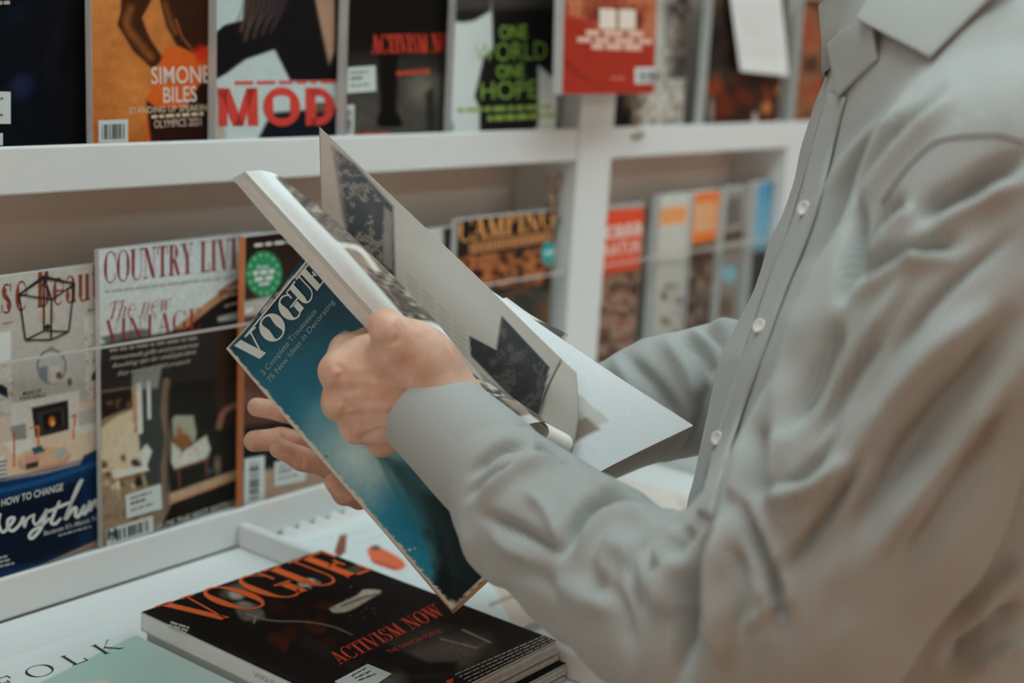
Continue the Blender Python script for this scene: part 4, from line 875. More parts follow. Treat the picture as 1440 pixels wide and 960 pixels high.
for (a, b) in lt[0]:
    base_c = smooth_pts([(355, 514), (388, 482), (418, 447), (438, 420), (459, 391)], 60)
    s_ = a * 59; i0 = min(int(s_), 58); q = base_c[i0] + (base_c[i0 + 1] - base_c[i0]) * (s_ - i0)
    up = np.array([-26, -28]) * (1 - .12 * a) * b
    V2.append(cov_surf(q[0] + up[0], q[1] + up[1], .0006))
hp('masthead', (V2, lt[1]), ink(192, 200, 198))
hp('cover_lettering', place(sans('3 Complete Trousseaux'), (371, 528), (446, 438), (-5.5, -6), cov_surf, 2), ink(124, 138, 138))
hp('cover_lettering', place(sans('75 New Ideas in Decorating'), (380, 538), (471, 425), (-5.5, -6), cov_surf, 2), ink(124, 138, 138))

# the curled sheaf under the thumb
B1 = [(345, 241, 1.075), (400, 301, 1.075), (450, 356, 1.08), (522, 435, 1.097), (590, 500, 1.11), (655, 560, 1.12), (705, 606, 1.13)]
B2 = [(371, 240, 1.082), (421, 290, 1.082), (474, 343, 1.088), (552, 430, 1.102), (622, 497, 1.113), (690, 560, 1.122), (735, 598, 1.133)]
CR = [(398, 252, 1.10), (456, 296, 1.105), (510, 346, 1.11), (592, 428, 1.125), (662, 512, 1.135), (728, 564, 1.142), (768, 594, 1.15)]
GG = [(440, 330, 1.185), (500, 388, 1.185), (560, 445, 1.185), (630, 505, 1.185), (690, 555, 1.185), (745, 600, 1.185), (797, 640, 1.185)]
B0 = [(327, 251, 1.088), (381, 314, 1.088), (433, 371, 1.092), (506, 452, 1.108), (575, 518, 1.12), (642, 578, 1.13), (692, 626, 1.14)]
mid = lambda a, b, t, dz=0: tuple(a[i] * (1 - t) + b[i] * t + (dz if i == 2 else 0) for i in range(3))
rows = [[B1[i], B2[i], CR[i], mid(CR[i], GG[i], .5, -.004), GG[i]] for i in range(7)]
def paint_sheaf(p):
    p.c[:] = s2l((196, 202, 202))
    bd = [(x, y) for x, y, d in B2]; ou = [(x, y) for x, y, d in GG][::-1]
    pts = [(x - 2, y + 16) for x, y in bd] + [(x + 30, y + 30) for x, y in ou] + [(430, 250)]
    mk = p.mask([(386, 252), (436, 304), (484, 352), (577, 456), (640, 520), (700, 575), (720, 590), (830, 690), (830, 560), (420, 220)], 3)
    p._mix(mk, (84, 73, 62)); p.tex(mk, [(34, 28, 25), (66, 56, 48), (104, 92, 80), (70, 60, 52), (134, 122, 108)], 7, 51, 3.0, .75)
    p.blobs((395, 250, 460, 330), 30, [(60, 48, 40), (130, 112, 92), (44, 36, 32)], 2, 5, 52, .7)
    p.poly([(462, 330), (500, 350), (520, 372), (505, 392), (480, 352)], (128, 116, 100), 4, .8); p.line([(474, 344), (505, 350), (530, 380)], 7, (184, 182, 174), 3, .9, True)
    p.poly([(545, 402), (600, 440), (612, 460), (590, 470), (560, 425)], (60, 50, 42), 3, .8); p.blobs((550, 405, 610, 460), 18, [(150, 140, 124), (34, 28, 26), (90, 78, 66)], 2, 6, 53, .8)
    p.line([(578, 462), (606, 458), (640, 478)], 10, (190, 194, 192), 3, .95, True); p.poly([(600, 468), (640, 482), (690, 545), (660, 545), (620, 500)], (136, 126, 112), 4, .9)
    p.poly([(640, 512), (700, 545), (712, 560), (690, 572), (665, 545)], (40, 34, 30), 3, .8); p.tex(p.mask([(640, 512), (700, 545), (716, 562), (690, 576), (660, 548)], 3), [(16, 14, 13), (30, 26, 24), (90, 82, 74), (176, 168, 156), (30, 26, 24)], 4, 54)
    p.poly([(705, 560), (740, 565), (760, 592), (735, 585)], (130, 118, 104), 3, .8); p.poly([(735, 568), (760, 580), (752, 590)], (30, 26, 24), 3, .9); p.poly([(722, 588), (745, 582), (800, 625), (790, 640), (760, 620)], (186, 184, 178), 3, .95)
_ps = paint_sheaf
def paint_sheaf(p):
    _ps(p); p._mix(p.mask([(300, 200), (386, 248), (436, 302), (484, 350), (577, 455), (640, 519), (700, 574), (600, 640), (300, 300)], 2), (196, 202, 202))
hpart('page_sheaf', rows, 120, 60, paint_sheaf)
def paint_edge(p):
    p.c[:] = s2l((178, 180, 178)); p.mottle(.06, 3, 55)
    for t in (.75, .9): p.line([(a[0] * t + b[0] * (1 - t), a[1] * t + b[1] * (1 - t)) for a, b in zip(B1, B0)], 1.3, (140, 140, 136), 1.5, .8)
hpart('fore_edge', [[B0[i], mid(B0[i], B1[i], .5, -.001), B1[i]] for i in range(7)], 80, 14, paint_edge)
hpart('page_underside', [[B0[i], mid(B0[i], GG[i], .55, .03), (GG[i][0], GG[i][1] + 6, GG[i][2] + .006)] for i in range(7)], 40, 16, pp((150, 132, 112)))
# rolled page end at the foot of the sheaf
rr = []
for i in range(3):
    r_ = []
    for a in np.linspace(0, 1.7 * math.pi, 14):
        r_.append((752 + i * 17 + 20 * math.cos(-math.pi * .9 + a), 606 + i * 9 + 17 * math.sin(-math.pi * .9 + a), 1.155 + .012 * math.cos(a)))
    rr.append(r_)
hpart('rolled_page', rr, 12, 40, lambda p: (p.c.__setitem__(slice(None), s2l((186, 182, 174)))), None, .0008)
# right half: white page with its brown edge
rp = [[(470, 352, 1.195), (520, 335, 1.225), (572, 326, 1.25)],
      [(590, 470, 1.19), (640, 430, 1.215), (705, 418, 1.24)],
      [(700, 590, 1.18), (765, 540, 1.205), (850, 517, 1.228)],
      [(775, 705, 1.165), (857, 656, 1.19), (975, 598, 1.215)]]
def paint_right(p):
    p.c[:] = s2l((200, 204, 204)); p.poly([(806, 548), (858, 592), (806, 622), (780, 622)], (150, 146, 138), 2); p.poly([(800, 590), (835, 585), (842, 604), (806, 622)], (110, 92, 78), 4, .9); p.poly([(815, 555), (856, 590), (840, 600), (812, 575)], (170, 168, 160), 4, .8)
    for i in range(3): p.line([(808 + i * 4, 628 + i * 8), (866 + i * 2, 594 + i * 8)], 1.2, (160, 160, 156), 2.2, .7)
    p.mottle(.02, 20, 56)
hpart('right_page', rp, 70, 50, paint_right)
hpart('back_pages', [[(q[0], q[1] + 1.5, q[2] + .0012) for q in r] for r in rp], 30, 16, pp((150, 116, 88)), None, .004)
rp2 = [[(690, 440, 1.236), (700, 424, 1.24), (712, 418, 1.244)], [(735, 464, 1.234), (745, 452, 1.238), (752, 446, 1.242)], [(785, 488, 1.232), (792, 476, 1.236), (800, 470, 1.24)]]
def paint_r2(p): p.c[:] = s2l((184, 180, 172)); p.poly([(735, 445), (800, 462), (790, 478), (742, 456)], (52, 40, 34), 3)
hpart('loose_page', rp2, 24, 14, paint_r2, None, .001)
# two leaves standing up
def leaf_rows(dz, last):
    base_ = [[(452, 348, 1.185), (451, 262, 1.195), (449, 178, 1.215)], [(545, 430, 1.182), (552, 352, 1.19), (557, 281, 1.21)], [(650, 520, 1.178), (662, 450, 1.186), (668, 386, 1.205)]]
    return [[(x, y, d + dz) for x, y, d in r] for r in base_] + last
def paint_leafA(p):
    p.grad((450, 340), (620, 400), (120, 108, 98), (138, 133, 125))
    p.poly([(466, 205), (500, 232), (553, 290), (556, 392), (520, 372), (490, 340), (480, 300)], (18, 14, 13), 5); p.tex(p.mask([(470, 212), (500, 236), (546, 292), (548, 380), (520, 362), (494, 335), (484, 300)], 8), [(8, 6, 6), (14, 11, 10), (24, 20, 18), (84, 73, 62), (30, 25, 22)], 9, 57); p.poly([(540, 290), (551, 300), (552, 380), (538, 370)], (96, 86, 76), 3, .8)
    p.poly([(448, 190), (472, 210), (486, 320), (452, 330)], (120, 104, 92), 10, .6)
    for c_ in range(4):
        for r_ in range(12): p.line([(572 + c_ * 22 + r_ * .6, 385 + c_ * 22 + r_ * 7.4), (587 + c_ * 22 + r_ * .6, 398 + c_ * 22 + r_ * 7.4)], 1.8, (120, 100, 86), 2.5, .55)
    p.poly([(660, 472), (698, 492), (706, 444), (773, 516), (758, 584), (720, 560), (662, 500)], (14, 12, 12), 2.5); p.tex(p.mask([(662, 474), (698, 494), (706, 447), (771, 517), (756, 582), (720, 558), (664, 498)], 3), [(7, 6, 6), (12, 10, 10), (20, 18, 17), (50, 46, 42), (22, 20, 18)], 10, 58, 1.5, .6)
hpart('leaf', leaf_rows(0, [[(757, 584, 1.172), (766, 552, 1.178), (790, 505, 1.195)]]), 130, 70, paint_leafA, None, .0006)
hpart('leaf', leaf_rows(.006, [[(756, 612, 1.18), (770, 540, 1.185), (774, 489, 1.20)], [(803, 645, 1.172), (813, 588, 1.178), (811, 524, 1.195)]]), 60, 30, pp((146, 141, 132), .03), None, .0012)
# ================================================================== the reader
def CP(px, py, d):
    return np.array([(px - 720) / FPX * d, -(py - 480) / FPX * d, -d])
def c2w(P):
    return np.asarray(P) @ R.T + CO
def smin(a, b, k):
    h = np.clip(.5 + .5 * (b - a) / k, 0, 1); return b * (1 - h) + a * h - k * h * (1 - h)
class Grid:
    def __init__(s, lo, hi, h):
        s.lo = np.array(lo, np.float32); s.h = h; s.n = [int((b - a) / h) + 2 for a, b in zip(lo, hi)]
        ax = [(s.lo[i] + np.arange(s.n[i]) * h).astype(np.float32) for i in range(3)]
        s.X, s.Y, s.Z = ax[0][:, None, None], ax[1][None, :, None], ax[2][None, None, :]
    def seg(s, a, b, ra, rb):
        a = np.asarray(a, np.float32); b = np.asarray(b, np.float32); e = b - a; L = float(e @ e) + 1e-12
        t = np.clip(((s.X - a[0]) * e[0] + (s.Y - a[1]) * e[1] + (s.Z - a[2]) * e[2]) / L, 0, 1)
        return np.sqrt((s.X - a[0] - t * e[0]) ** 2 + (s.Y - a[1] - t * e[1]) ** 2 + (s.Z - a[2] - t * e[2]) ** 2) - (ra + (rb - ra) * t)
    def chain(s, pts, k=0.0):
        d = None
        for (a, ra), (b, rb) in zip(pts[:-1], pts[1:]):
            q = s.seg(a, b, ra, rb); d = q if d is None else (smin(d, q, k) if k else np.minimum(d, q))
        return d
    def ell(s, c, r, M=None):
        c = np.asarray(c, np.float32); x, y, z = s.X - c[0], s.Y - c[1], s.Z - c[2]
        if M is not None:
            x, y, z = (M[i][0] * x + M[i][1] * y + M[i][2] * z for i in range(3))
        return (np.sqrt((x / r[0]) ** 2 + (y / r[1]) ** 2 + (z / r[2]) ** 2) - 1) * min(r)
    def mesh(s, D):
        """naive surface nets"""
        D = np.ascontiguousarray(np.broadcast_to(D, s.n)); I = D < 0
        c = np.zeros([n - 1 for n in s.n], np.int8)
        sl = lambda i, j, k: (slice(i, s.n[0] - 1 + i), slice(j, s.n[1] - 1 + j), slice(k, s.n[2] - 1 + k))
        for i in (0, 1):
            for j in (0, 1):
                for k in (0, 1): c += I[sl(i, j, k)]
        idx = np.argwhere((c > 0) & (c < 8)); m = len(idx); vid = np.full(c.shape, -1, np.int64); vid[tuple(idx.T)] = np.arange(m)
        acc = np.zeros((m, 3)); cnt = np.zeros(m)
        cor = [(i, j, k) for i in (0, 1) for j in (0, 1) for k in (0, 1)]
        val = {q: D[idx[:, 0] + q[0], idx[:, 1] + q[1], idx[:, 2] + q[2]] for q in cor}
        for a in cor:
            for ax in range(3):
                if a[ax] == 0:
                    b = list(a); b[ax] = 1; b = tuple(b); va, vb = val[a], val[b]; x = (va < 0) != (vb < 0)
                    t = va[x] / (va[x] - vb[x]); p = np.tile(np.array(a, float), (x.sum(), 1)); p[:, ax] += t; acc[x] += p; cnt[x] += 1
        V = s.lo + (idx + acc / cnt[:, None]) * s.h
        F = []
        for ax in range(3):
            a = [slice(None)] * 3; b = [slice(None)] * 3; a[ax] = slice(0, -1); b[ax] = slice(1, None)
            X = I[tuple(a)] != I[tuple(b)]; e = np.argwhere(X); o1, o2 = [(1, 2), (2, 0), (0, 1)][ax]
            e = e[(e[:, o1] > 0) & (e[:, o2] > 0) & (e[:, o1] < s.n[o1] - 1) & (e[:, o2] < s.n[o2] - 1)]
            def v(d1, d2):
                q = e.copy(); q[:, o1] -= d1; q[:, o2] -= d2; return vid[tuple(q.T)]
            Q = np.stack([v(1, 1), v(0, 1), v(0, 0), v(1, 0)], 1); ins = I[tuple(e.T)]
            F.append(np.where(ins[:, None], Q, Q[:, ::-1]))
        return V, np.concatenate(F)
def relax(V, F, it=2, lam=.5):
    E = np.concatenate([F[:, [0, 1]], F[:, [1, 2]], F[:, [2, 3]], F[:, [3, 0]]])
    for _ in range(it):
        S = np.zeros_like(V); n = np.zeros(len(V)); 
        for a, b in ((0, 1), (1, 0)):
            for ax in range(3): S[:, ax] += np.bincount(E[:, a], V[E[:, b], ax], len(V))
            n += np.bincount(E[:, a], minlength=len(V))
        V = V * (1 - lam) + lam * S / np.maximum(n, 1)[:, None]
    return V
def vnormals(V, F):
    N = np.cross(V[F[:, 2]] - V[F[:, 0]], V[F[:, 3]] - V[F[:, 1]]); out = np.zeros_like(V)
    for i in range(4):
        for ax in range(3): out[:, ax] += np.bincount(F[:, i], N[:, ax], len(V))
    return out / (np.linalg.norm(out, axis=1)[:, None] + 1e-12)
def cpix(V):
    d = -V[:, 2]; return 720 + FPX * V[:, 0] / d, 480 - FPX * V[:, 1] / d, d
def folds(V, F, lst, gain=1.0):
    """cloth and skin folds: push the surface in or out along drawn lines"""
    N = vnormals(V, F); x, y, d = cpix(V); view = -V / np.linalg.norm(V, axis=1)[:, None]; fac = np.clip((N * view).sum(1) * 2.2, 0, 1)
    D = np.zeros(len(V)); pt = Paint(x, y)
    for pts, wd, amp, dr in lst:
        P = smooth_pts(pts, len(pts) * 7); bd = np.full(len(V), 1e9); bt = np.zeros(len(V))
        sel = (d > dr[0]) & (d < dr[1])
        for i in range(len(P) - 1):
            p, e = P[i], P[i + 1] - P[i]; t = np.clip(((x - p[0]) * e[0] + (y - p[1]) * e[1]) / (e @ e + 1e-9), 0, 1)
            q = np.hypot(x - p[0] - t * e[0], y - p[1] - t * e[1]); b = q < bd; bd[b] = q[b]; bt[b] = ((i + t) / (len(P) - 1))[b]
        tp_ = np.clip(np.minimum(bt, 1 - bt) * 4 + .15, 0, 1)
        if gain > 1 and amp < 0: amp, wd = amp * 1.35, wd * .85
        D += np.where(sel, amp * np.exp(-(bd / wd) ** 2) * tp_, 0)
    return V + N * (D * fac * gain)[:, None]
def skin_mesh(V, F): return V, F

# ---------------------------------------------------------------- shirt
NEAR_FORE = [(CP(662, 634, 1.075), .036), (CP(705, 674, 1.06), .041), (CP(745, 722, 1.045), .053), (CP(835, 790, 1.0), .056), (CP(925, 850, .955), .060), (CP(1012, 884, .92), .066)]
NEAR_UP = [(CP(1012, 884, .92), .066), (CP(1118, 826, .895), .078), (CP(1215, 690, .88), .079), (CP(1312, 485, .875), .080), (CP(1405, 285, .895), .084), (CP(1450, 170, .94), .082)]
FAR_UP = [(CP(1310, 150, 1.25), .070), (CP(1240, 360, 1.29), .064), (CP(1120, 545, 1.31), .06)]
FAR_FORE = [(CP(1110, 550, 1.31), .06), (CP(1010, 545, 1.31), .056), (CP(930, 560, 1.315), .053), (CP(830, 600, 1.32), .048), (CP(720, 640, 1.32), .042), (CP(640, 655, 1.32), .039)]
ST = np.array([[-60, 1240, 1400, .075], [10, 1215, 1440, .11], [70, 1186, 1490, .15], [130, 1160, 1520, .175], [190, 1142, 1535, .185], [240, 1132, 1540, .185], [290, 1116, 1542, .185], [340, 1092, 1542, .185], [400, 1070, 1538, .182], [500, 1020, 1528, .165],
               [600, 996, 1512, .15], [660, 982, 1500, .145], [720, 970, 1484, .14], [800, 962, 1470, .138], [900, 962, 1455, .135], [960, 968, 1440, .13], [1010, 985, 1420, .12], [1050, 1020, 1390, .12]])
TD = 1.085
def torso_sdf(g):
    yy = -(ST[:, 0] - 480) / FPX * TD; o = np.argsort(yy)
    f = np.interp(g.Y, yy[o], ((ST[:, 1] - 720) / FPX * TD)[o]); b = np.interp(g.Y, yy[o], ((ST[:, 2] - 720) / FPX * TD)[o]); l = np.interp(g.Y, yy[o], ST[o, 3])
    cx, ax = (f + b) / 2, (b - f) / 2
    q = ((np.abs(g.X - cx) / ax) ** 2.3 + (np.abs(g.Z + TD) / l) ** 2.3) ** (1 / 2.3)
    d = (q - 1) * np.minimum(ax, l)
    return np.maximum(np.maximum(d, g.Y - yy.max()), yy.min() - g.Y).astype(np.float32)
g = Grid(CP(620, 480, 1.32) * [1, 0, 0] + [-.02, -.345, -1.42], [.50, .33, -.76], .0033)
Dt = torso_sdf(g)
trap = np.minimum(g.seg(CP(1300, 10, 1.05), CP(1440, 150, .95), .06, .075), g.seg(CP(1310, 30, 1.12), CP(1312, 130, 1.23), .055, .065))
Dt = smin(Dt, trap, .05)
Dn = smin(g.chain(NEAR_FORE, .012), g.chain(NEAR_UP, .02), .018)
Df = smin(g.chain(FAR_FORE, .02), g.chain(FAR_UP, .03), .03)
D = smin(smin(Dt, Dn, .010), Df, .012)
sV, sF = g.mesh(D)
def samp(A_, V):
    i = np.clip(np.round((V - g.lo) / g.h).astype(int), 0, np.array(g.n) - 1); return np.broadcast_to(A_, g.n)[tuple(i.T)]
part_n = samp(Dn, sV) < samp(Dt, sV); part_f = samp(Df, sV) < np.minimum(samp(Dt, sV), samp(Dn, sV))
del Dt, Dn, Df, D, trap
sV = relax(sV, sF, 4)
AN, TO, FA = (.7, 1.02), (.8, 1.2), (1.2, 1.4)
FOLDS = [
    ([(650, 735), (668, 795), (712, 835)], 12, .006, (.7, 1.1)), ([(672, 708), (722, 660), (790, 640)], 11, .008, (.7, 1.1)), ([(660, 668), (700, 632), (742, 622)], 7, -.007, (.7, 1.1)), ([(655, 700), (690, 668), (725, 655)], 6, -.006, (.7, 1.1)),
    ([(755, 628), (778, 633), (800, 644)], 9, -.014, (.7, 1.1)), ([(792, 782), (817, 724), (855, 698), (935, 712)], 9, -.012, (.7, 1.1)), ([(808, 792), (838, 742), (880, 722), (940, 738)], 12, .008, (.7, 1.1)),
    ([(789, 777), (725, 742), (676, 722)], 9, -.008, (.7, 1.1)), ([(770, 820), (820, 840), (870, 860)], 18, .006, (.7, 1.1)), ([(700, 790), (745, 800), (800, 850)], 14, -.004, (.7, 1.1)), ([(850, 760), (900, 790), (930, 850)], 16, .007, (.7, 1.1)), ([(830, 800), (870, 850), (885, 920)], 14, -.006, (.7, 1.1)),
    ([(1008, 756), (988, 790), (966, 850), (960, 955)], 12, -.026, (.7, 1.1)), ([(1034, 706), (1012, 800), (1012, 870), (1020, 940)], 16, .015, (.7, 1.1)), ([(946, 782), (958, 758), (972, 744)], 8, -.009, (.7, 1.1)), ([(930, 800), (942, 770), (962, 742)], 9, .010, (.7, 1.1)), ([(935, 870), (940, 820), (962, 780)], 12, .008, (.7, 1.1)),
    ([(1040, 706), (1070, 768), (1092, 830), (1102, 920)], 9, -.012, (.7, 1.0)), ([(1058, 705), (1096, 790), (1118, 870)], 11, .007, (.7, 1.0)), ([(1212, 640), (1164, 718), (1106, 800)], 9, -.012, (.7, 1.0)), ([(1200, 646), (1142, 686), (1074, 706)], 14, .013, (.7, 1.0)), ([(1040, 890), (1080, 855), (1110, 840)], 6, .004, (.7, 1.0)),
    ([(1400, 430), (1318, 488), (1250, 562), (1200, 640)], 20, .010, (.7, 1.0)), ([(1440, 430), (1385, 510), (1320, 580), (1230, 700), (1150, 800)], 30, -.014, (.7, 1.0)), ([(1440, 221), (1367, 258), (1292, 302)], 14, -.012, (.7, 1.0)), ([(1440, 250), (1370, 290), (1300, 335)], 14, .008, (.7, 1.0)),
    ([(1346, 340), (1271, 352), (1205, 388)], 10, -.014, (.7, 1.05)), ([(1340, 362), (1270, 378), (1200, 420)], 10, .008, (.7, 1.05)), ([(1267, 279), (1233, 317), (1188, 390)], 11, -.012, (.7, 1.1)), ([(1290, 290), (1250, 330), (1210, 380)], 10, .008, (.7, 1.1)), ([(1210, 292), (1197, 333), (1190, 362), (1180, 420)], 9, -.022, (.7, 1.15)),
    ([(1321, 129), (1250, 196), (1208, 250), (1175, 305), (1140, 370)], 11, -.013, TO), ([(1345, 130), (1280, 195), (1235, 250), (1205, 300)], 12, .007, TO), ([(1300, 135), (1230, 190), (1185, 245), (1150, 310)], 12, .006, TO), 
    ([(1180, 450), (1150, 520), (1110, 600)], 16, -.012, TO), ([(1130, 420), (1105, 500), (1085, 600)], 14, .006, TO), ([(1065, 600), (1068, 650), (1066, 700)], 14, -.016, TO), ([(1042, 600), (1040, 660), (1036, 710)], 10, .006, TO), ([(1100, 600), (1096, 650), (1090, 690)], 10, .010, TO),
    ([(1440, 560), (1380, 640), (1320, 730), (1260, 840)], 26, -.010, (.7, 1.0)), ([(1400, 540), (1330, 650), (1270, 760)], 22, .008, (.7, 1.0)), ([(1250, 640), (1200, 730), (1150, 830)], 16, .006, (.7, 1.0)), ([(1340, 880), (1400, 820), (1440, 780)], 16, .010, TO), ([(1330, 930), (1390, 880), (1440, 850)], 12, -.010, TO), ([(1350, 950), (1400, 918), (1440, 900)], 9, .010, TO),
    ([(1425, 330), (1360, 380), (1300, 440), (1255, 510)], 9, -.006, (.7, 1.0)), ([(1300, 330), (1265, 410), (1215, 480)], 10, .006, (.7, 1.05)), ([(1350, 640), (1290, 720), (1235, 820)], 9, -.005, (.7, 1.0)), ([(1180, 600), (1140, 660), (1095, 690)], 8, -.007, (.7, 1.0)), ([(1240, 470), (1190, 540), (1150, 620)], 10, -.008, (.7, 1.05)),
    ([(1060, 820), (1090, 860), (1100, 930)], 8, .005, (.7, 1.0)), ([(1030, 760), (1045, 820), (1042, 900)], 7, -.006, (.7, 1.0)), ([(905, 760), (890, 800), (900, 860)], 8, -.007, (.7, 1.1)), ([(870, 745), (850, 790), (858, 850)], 9, .006, (.7, 1.1)), ([(740, 690), (770, 720), (790, 770)], 8, .006, (.7, 1.1)), ([(690, 745), (720, 775), (760, 800)], 8, .005, (.7, 1.1)), ([(820, 660), (870, 690), (930, 705)], 9, .006, (.7, 1.1)),
    ([(955, 462), (985, 490), (1005, 530)], 9, -.012, FA), ([(975, 445), (1010, 470), (1035, 500)], 8, -.010, FA), ([(930, 475), (965, 520), (985, 570)], 12, .008, FA), ([(990, 442), (1020, 452), (1045, 440)], 9, .012, FA), ([(880, 500), (920, 540), (960, 600)], 10, -.008, FA), ([(860, 500), (890, 550), (920, 620)], 12, .006, FA), ([(1000, 520), (985, 600), (960, 650)], 12, -.008, FA), ([(955, 455), (972, 440), (990, 445)], 8, .012, FA)]
sV = folds(sV, sF, FOLDS, 1.08); sV = relax(sV, sF, 1, .35)
# fine cloth undulation
x_, y_, d_ = cpix(sV); nn = vnoise(x_ / 34 + y_ / 60, y_ / 90 - x_ / 80, 61) + .5 * vnoise(x_ / 15 + y_ / 40, y_ / 50 - x_ / 40, 62)
sV = sV + vnormals(sV, sF) * ((nn - .75) * .0020)[:, None]
# stripe coordinate: around the trunk / around each sleeve
def around(V, chain_, ref):
    P = np.array([c for c, r in chain_]); best = np.full(len(V), 1e9); out = np.zeros(len(V)); 
    for a, b in zip(P[:-1], P[1:]):
        e = b - a; L = e @ e; t = np.clip((V - a) @ e / L, 0, 1); q = V - a - t[:, None] * e; dd = np.linalg.norm(q, axis=1); u = e / math.sqrt(L)
        r1 = ref - u * (ref @ u); r1 /= np.linalg.norm(r1); r2 = np.cross(u, r1); an = np.arctan2(q @ r2, q @ r1) * .06; m_ = dd < best; best[m_] = dd[m_]; out[m_] = an[m_]
    return out
st_t = np.arctan2(sV[:, 2] + TD, -(sV[:, 0] - .31)) * .26
stripe = np.where(part_n, around(sV, NEAR_FORE + NEAR_UP[1:], np.array([0, 0, 1.0])), st_t)
stripe = np.where(part_f, around(sV, FAR_FORE, np.array([0, 0, 1.0])), stripe)
# shirt cloth: woven fine stripe
sm_ = bpy.data.materials.new('striped_shirting'); sm_.use_nodes = True; nt = sm_.node_tree; b_ = nt.nodes['Principled BSDF']; b_.inputs['Roughness'].default_value = .85; b_.inputs['Specular IOR Level'].default_value = .15
b_.inputs['Sheen Weight'].default_value = .15
at = nt.nodes.new('ShaderNodeAttribute'); at.attribute_name = 'stripe'
mu = nt.nodes.new('ShaderNodeMath'); mu.operation = 'MULTIPLY'; mu.inputs[1].default_value = 2 * math.pi / .0021; nt.links.new(at.outputs['Fac'], mu.inputs[0])
si = nt.nodes.new('ShaderNodeMath'); si.operation = 'SINE'; nt.links.new(mu.outputs[0], si.inputs[0])
mr = nt.nodes.new('ShaderNodeMapRange'); mr.inputs[1].default_value = -.4; mr.inputs[2].default_value = .4; nt.links.new(si.outputs[0], mr.inputs[0])
mxs = nt.nodes.new('ShaderNodeMix'); mxs.data_type = 'RGBA'; mxs.inputs[6].default_value = (.35, .365, .35, 1); mxs.inputs[7].default_value = (.45, .47, .452, 1); nt.links.new(mr.outputs[0], mxs.inputs[0])
tc = nt.nodes.new('ShaderNodeTexCoord'); nz = nt.nodes.new('ShaderNodeTexNoise'); nz.inputs['Scale'].default_value = 900; nt.links.new(tc.outputs['Object'], nz.inputs['Vector'])
bp = nt.nodes.new('ShaderNodeBump'); bp.inputs['Strength'].default_value = .12; bp.inputs['Distance'].default_value = .0006; nt.links.new(nz.outputs[0], bp.inputs['Height']); nt.links.new(bp.outputs[0], b_.inputs['Normal'])
nt.links.new(mxs.outputs[2], b_.inputs['Base Color'])
MATS['striped_shirting'] = sm_

# ---------------------------------------------------------------- body: head, neck, hands
PB = W(1240, 960, 1.06); PB[2] = 0.0
bodyV, bodyF = [], []
def addb(V, F):
    n = sum(len(v) for v in bodyV); bodyV.append(V); bodyF.append(F + n)
# near (left) hand: back of the hand to the camera, thumb on top of the pages
h = .0012
k_ = 1.105
HN = dict(wr=CP(640, 592, 1.105), i=CP(474, 522, 1.098), m=CP(478, 566, 1.106), r=CP(502, 600, 1.118), p=CP(537, 620, 1.132))
g = Grid(CP(430, 650, 1.1) + [-.0, -.03, -.09], CP(700, 430, 1.1) + [.02, .005, .075], .00135)
D = g.chain([(CP(700, 640, 1.10), .027), (CP(650, 597, 1.105), .0275), (CP(610, 570, 1.108), .028)], .01)
for tip, r0, r1 in ((HN['i'], .023, .0145), (HN['m'], .024, .0145), (HN['r'], .022, .0135), (HN['p'], .019, .0125)):
    D = smin(D, g.seg(HN['wr'] + (CP(600, 560, 1.11) - HN['wr']) * .4, tip, r0, r1), .012)
# thenar and thumb
D = smin(D, g.chain([(CP(628, 565, 1.095), .021), (CP(592, 508, 1.088), .0185)], .01), .014)
TH = g.chain([(CP(592, 506, 1.087), .0165), (CP(562, 480, 1.078), .0138), (CP(546, 464, 1.074), .0136), (CP(541, 456, 1.077), .0126)], .006)
D = smin(D, TH, .010)
D = smin(D, g.chain([(CP(580, 486, 1.092), .0195), (CP(610, 514, 1.096), .0195), (CP(636, 568, 1.103), .022)], .01), .014)
D = smin(D, g.seg(CP(508, 502, 1.106), CP(590, 500, 1.092), .0165, .019), .012)
D = smin(D, g.chain([(CP(496, 512, 1.112), .016), (CP(530, 505, 1.108), .018), (CP(580, 515, 1.10), .019)], .006), .008)
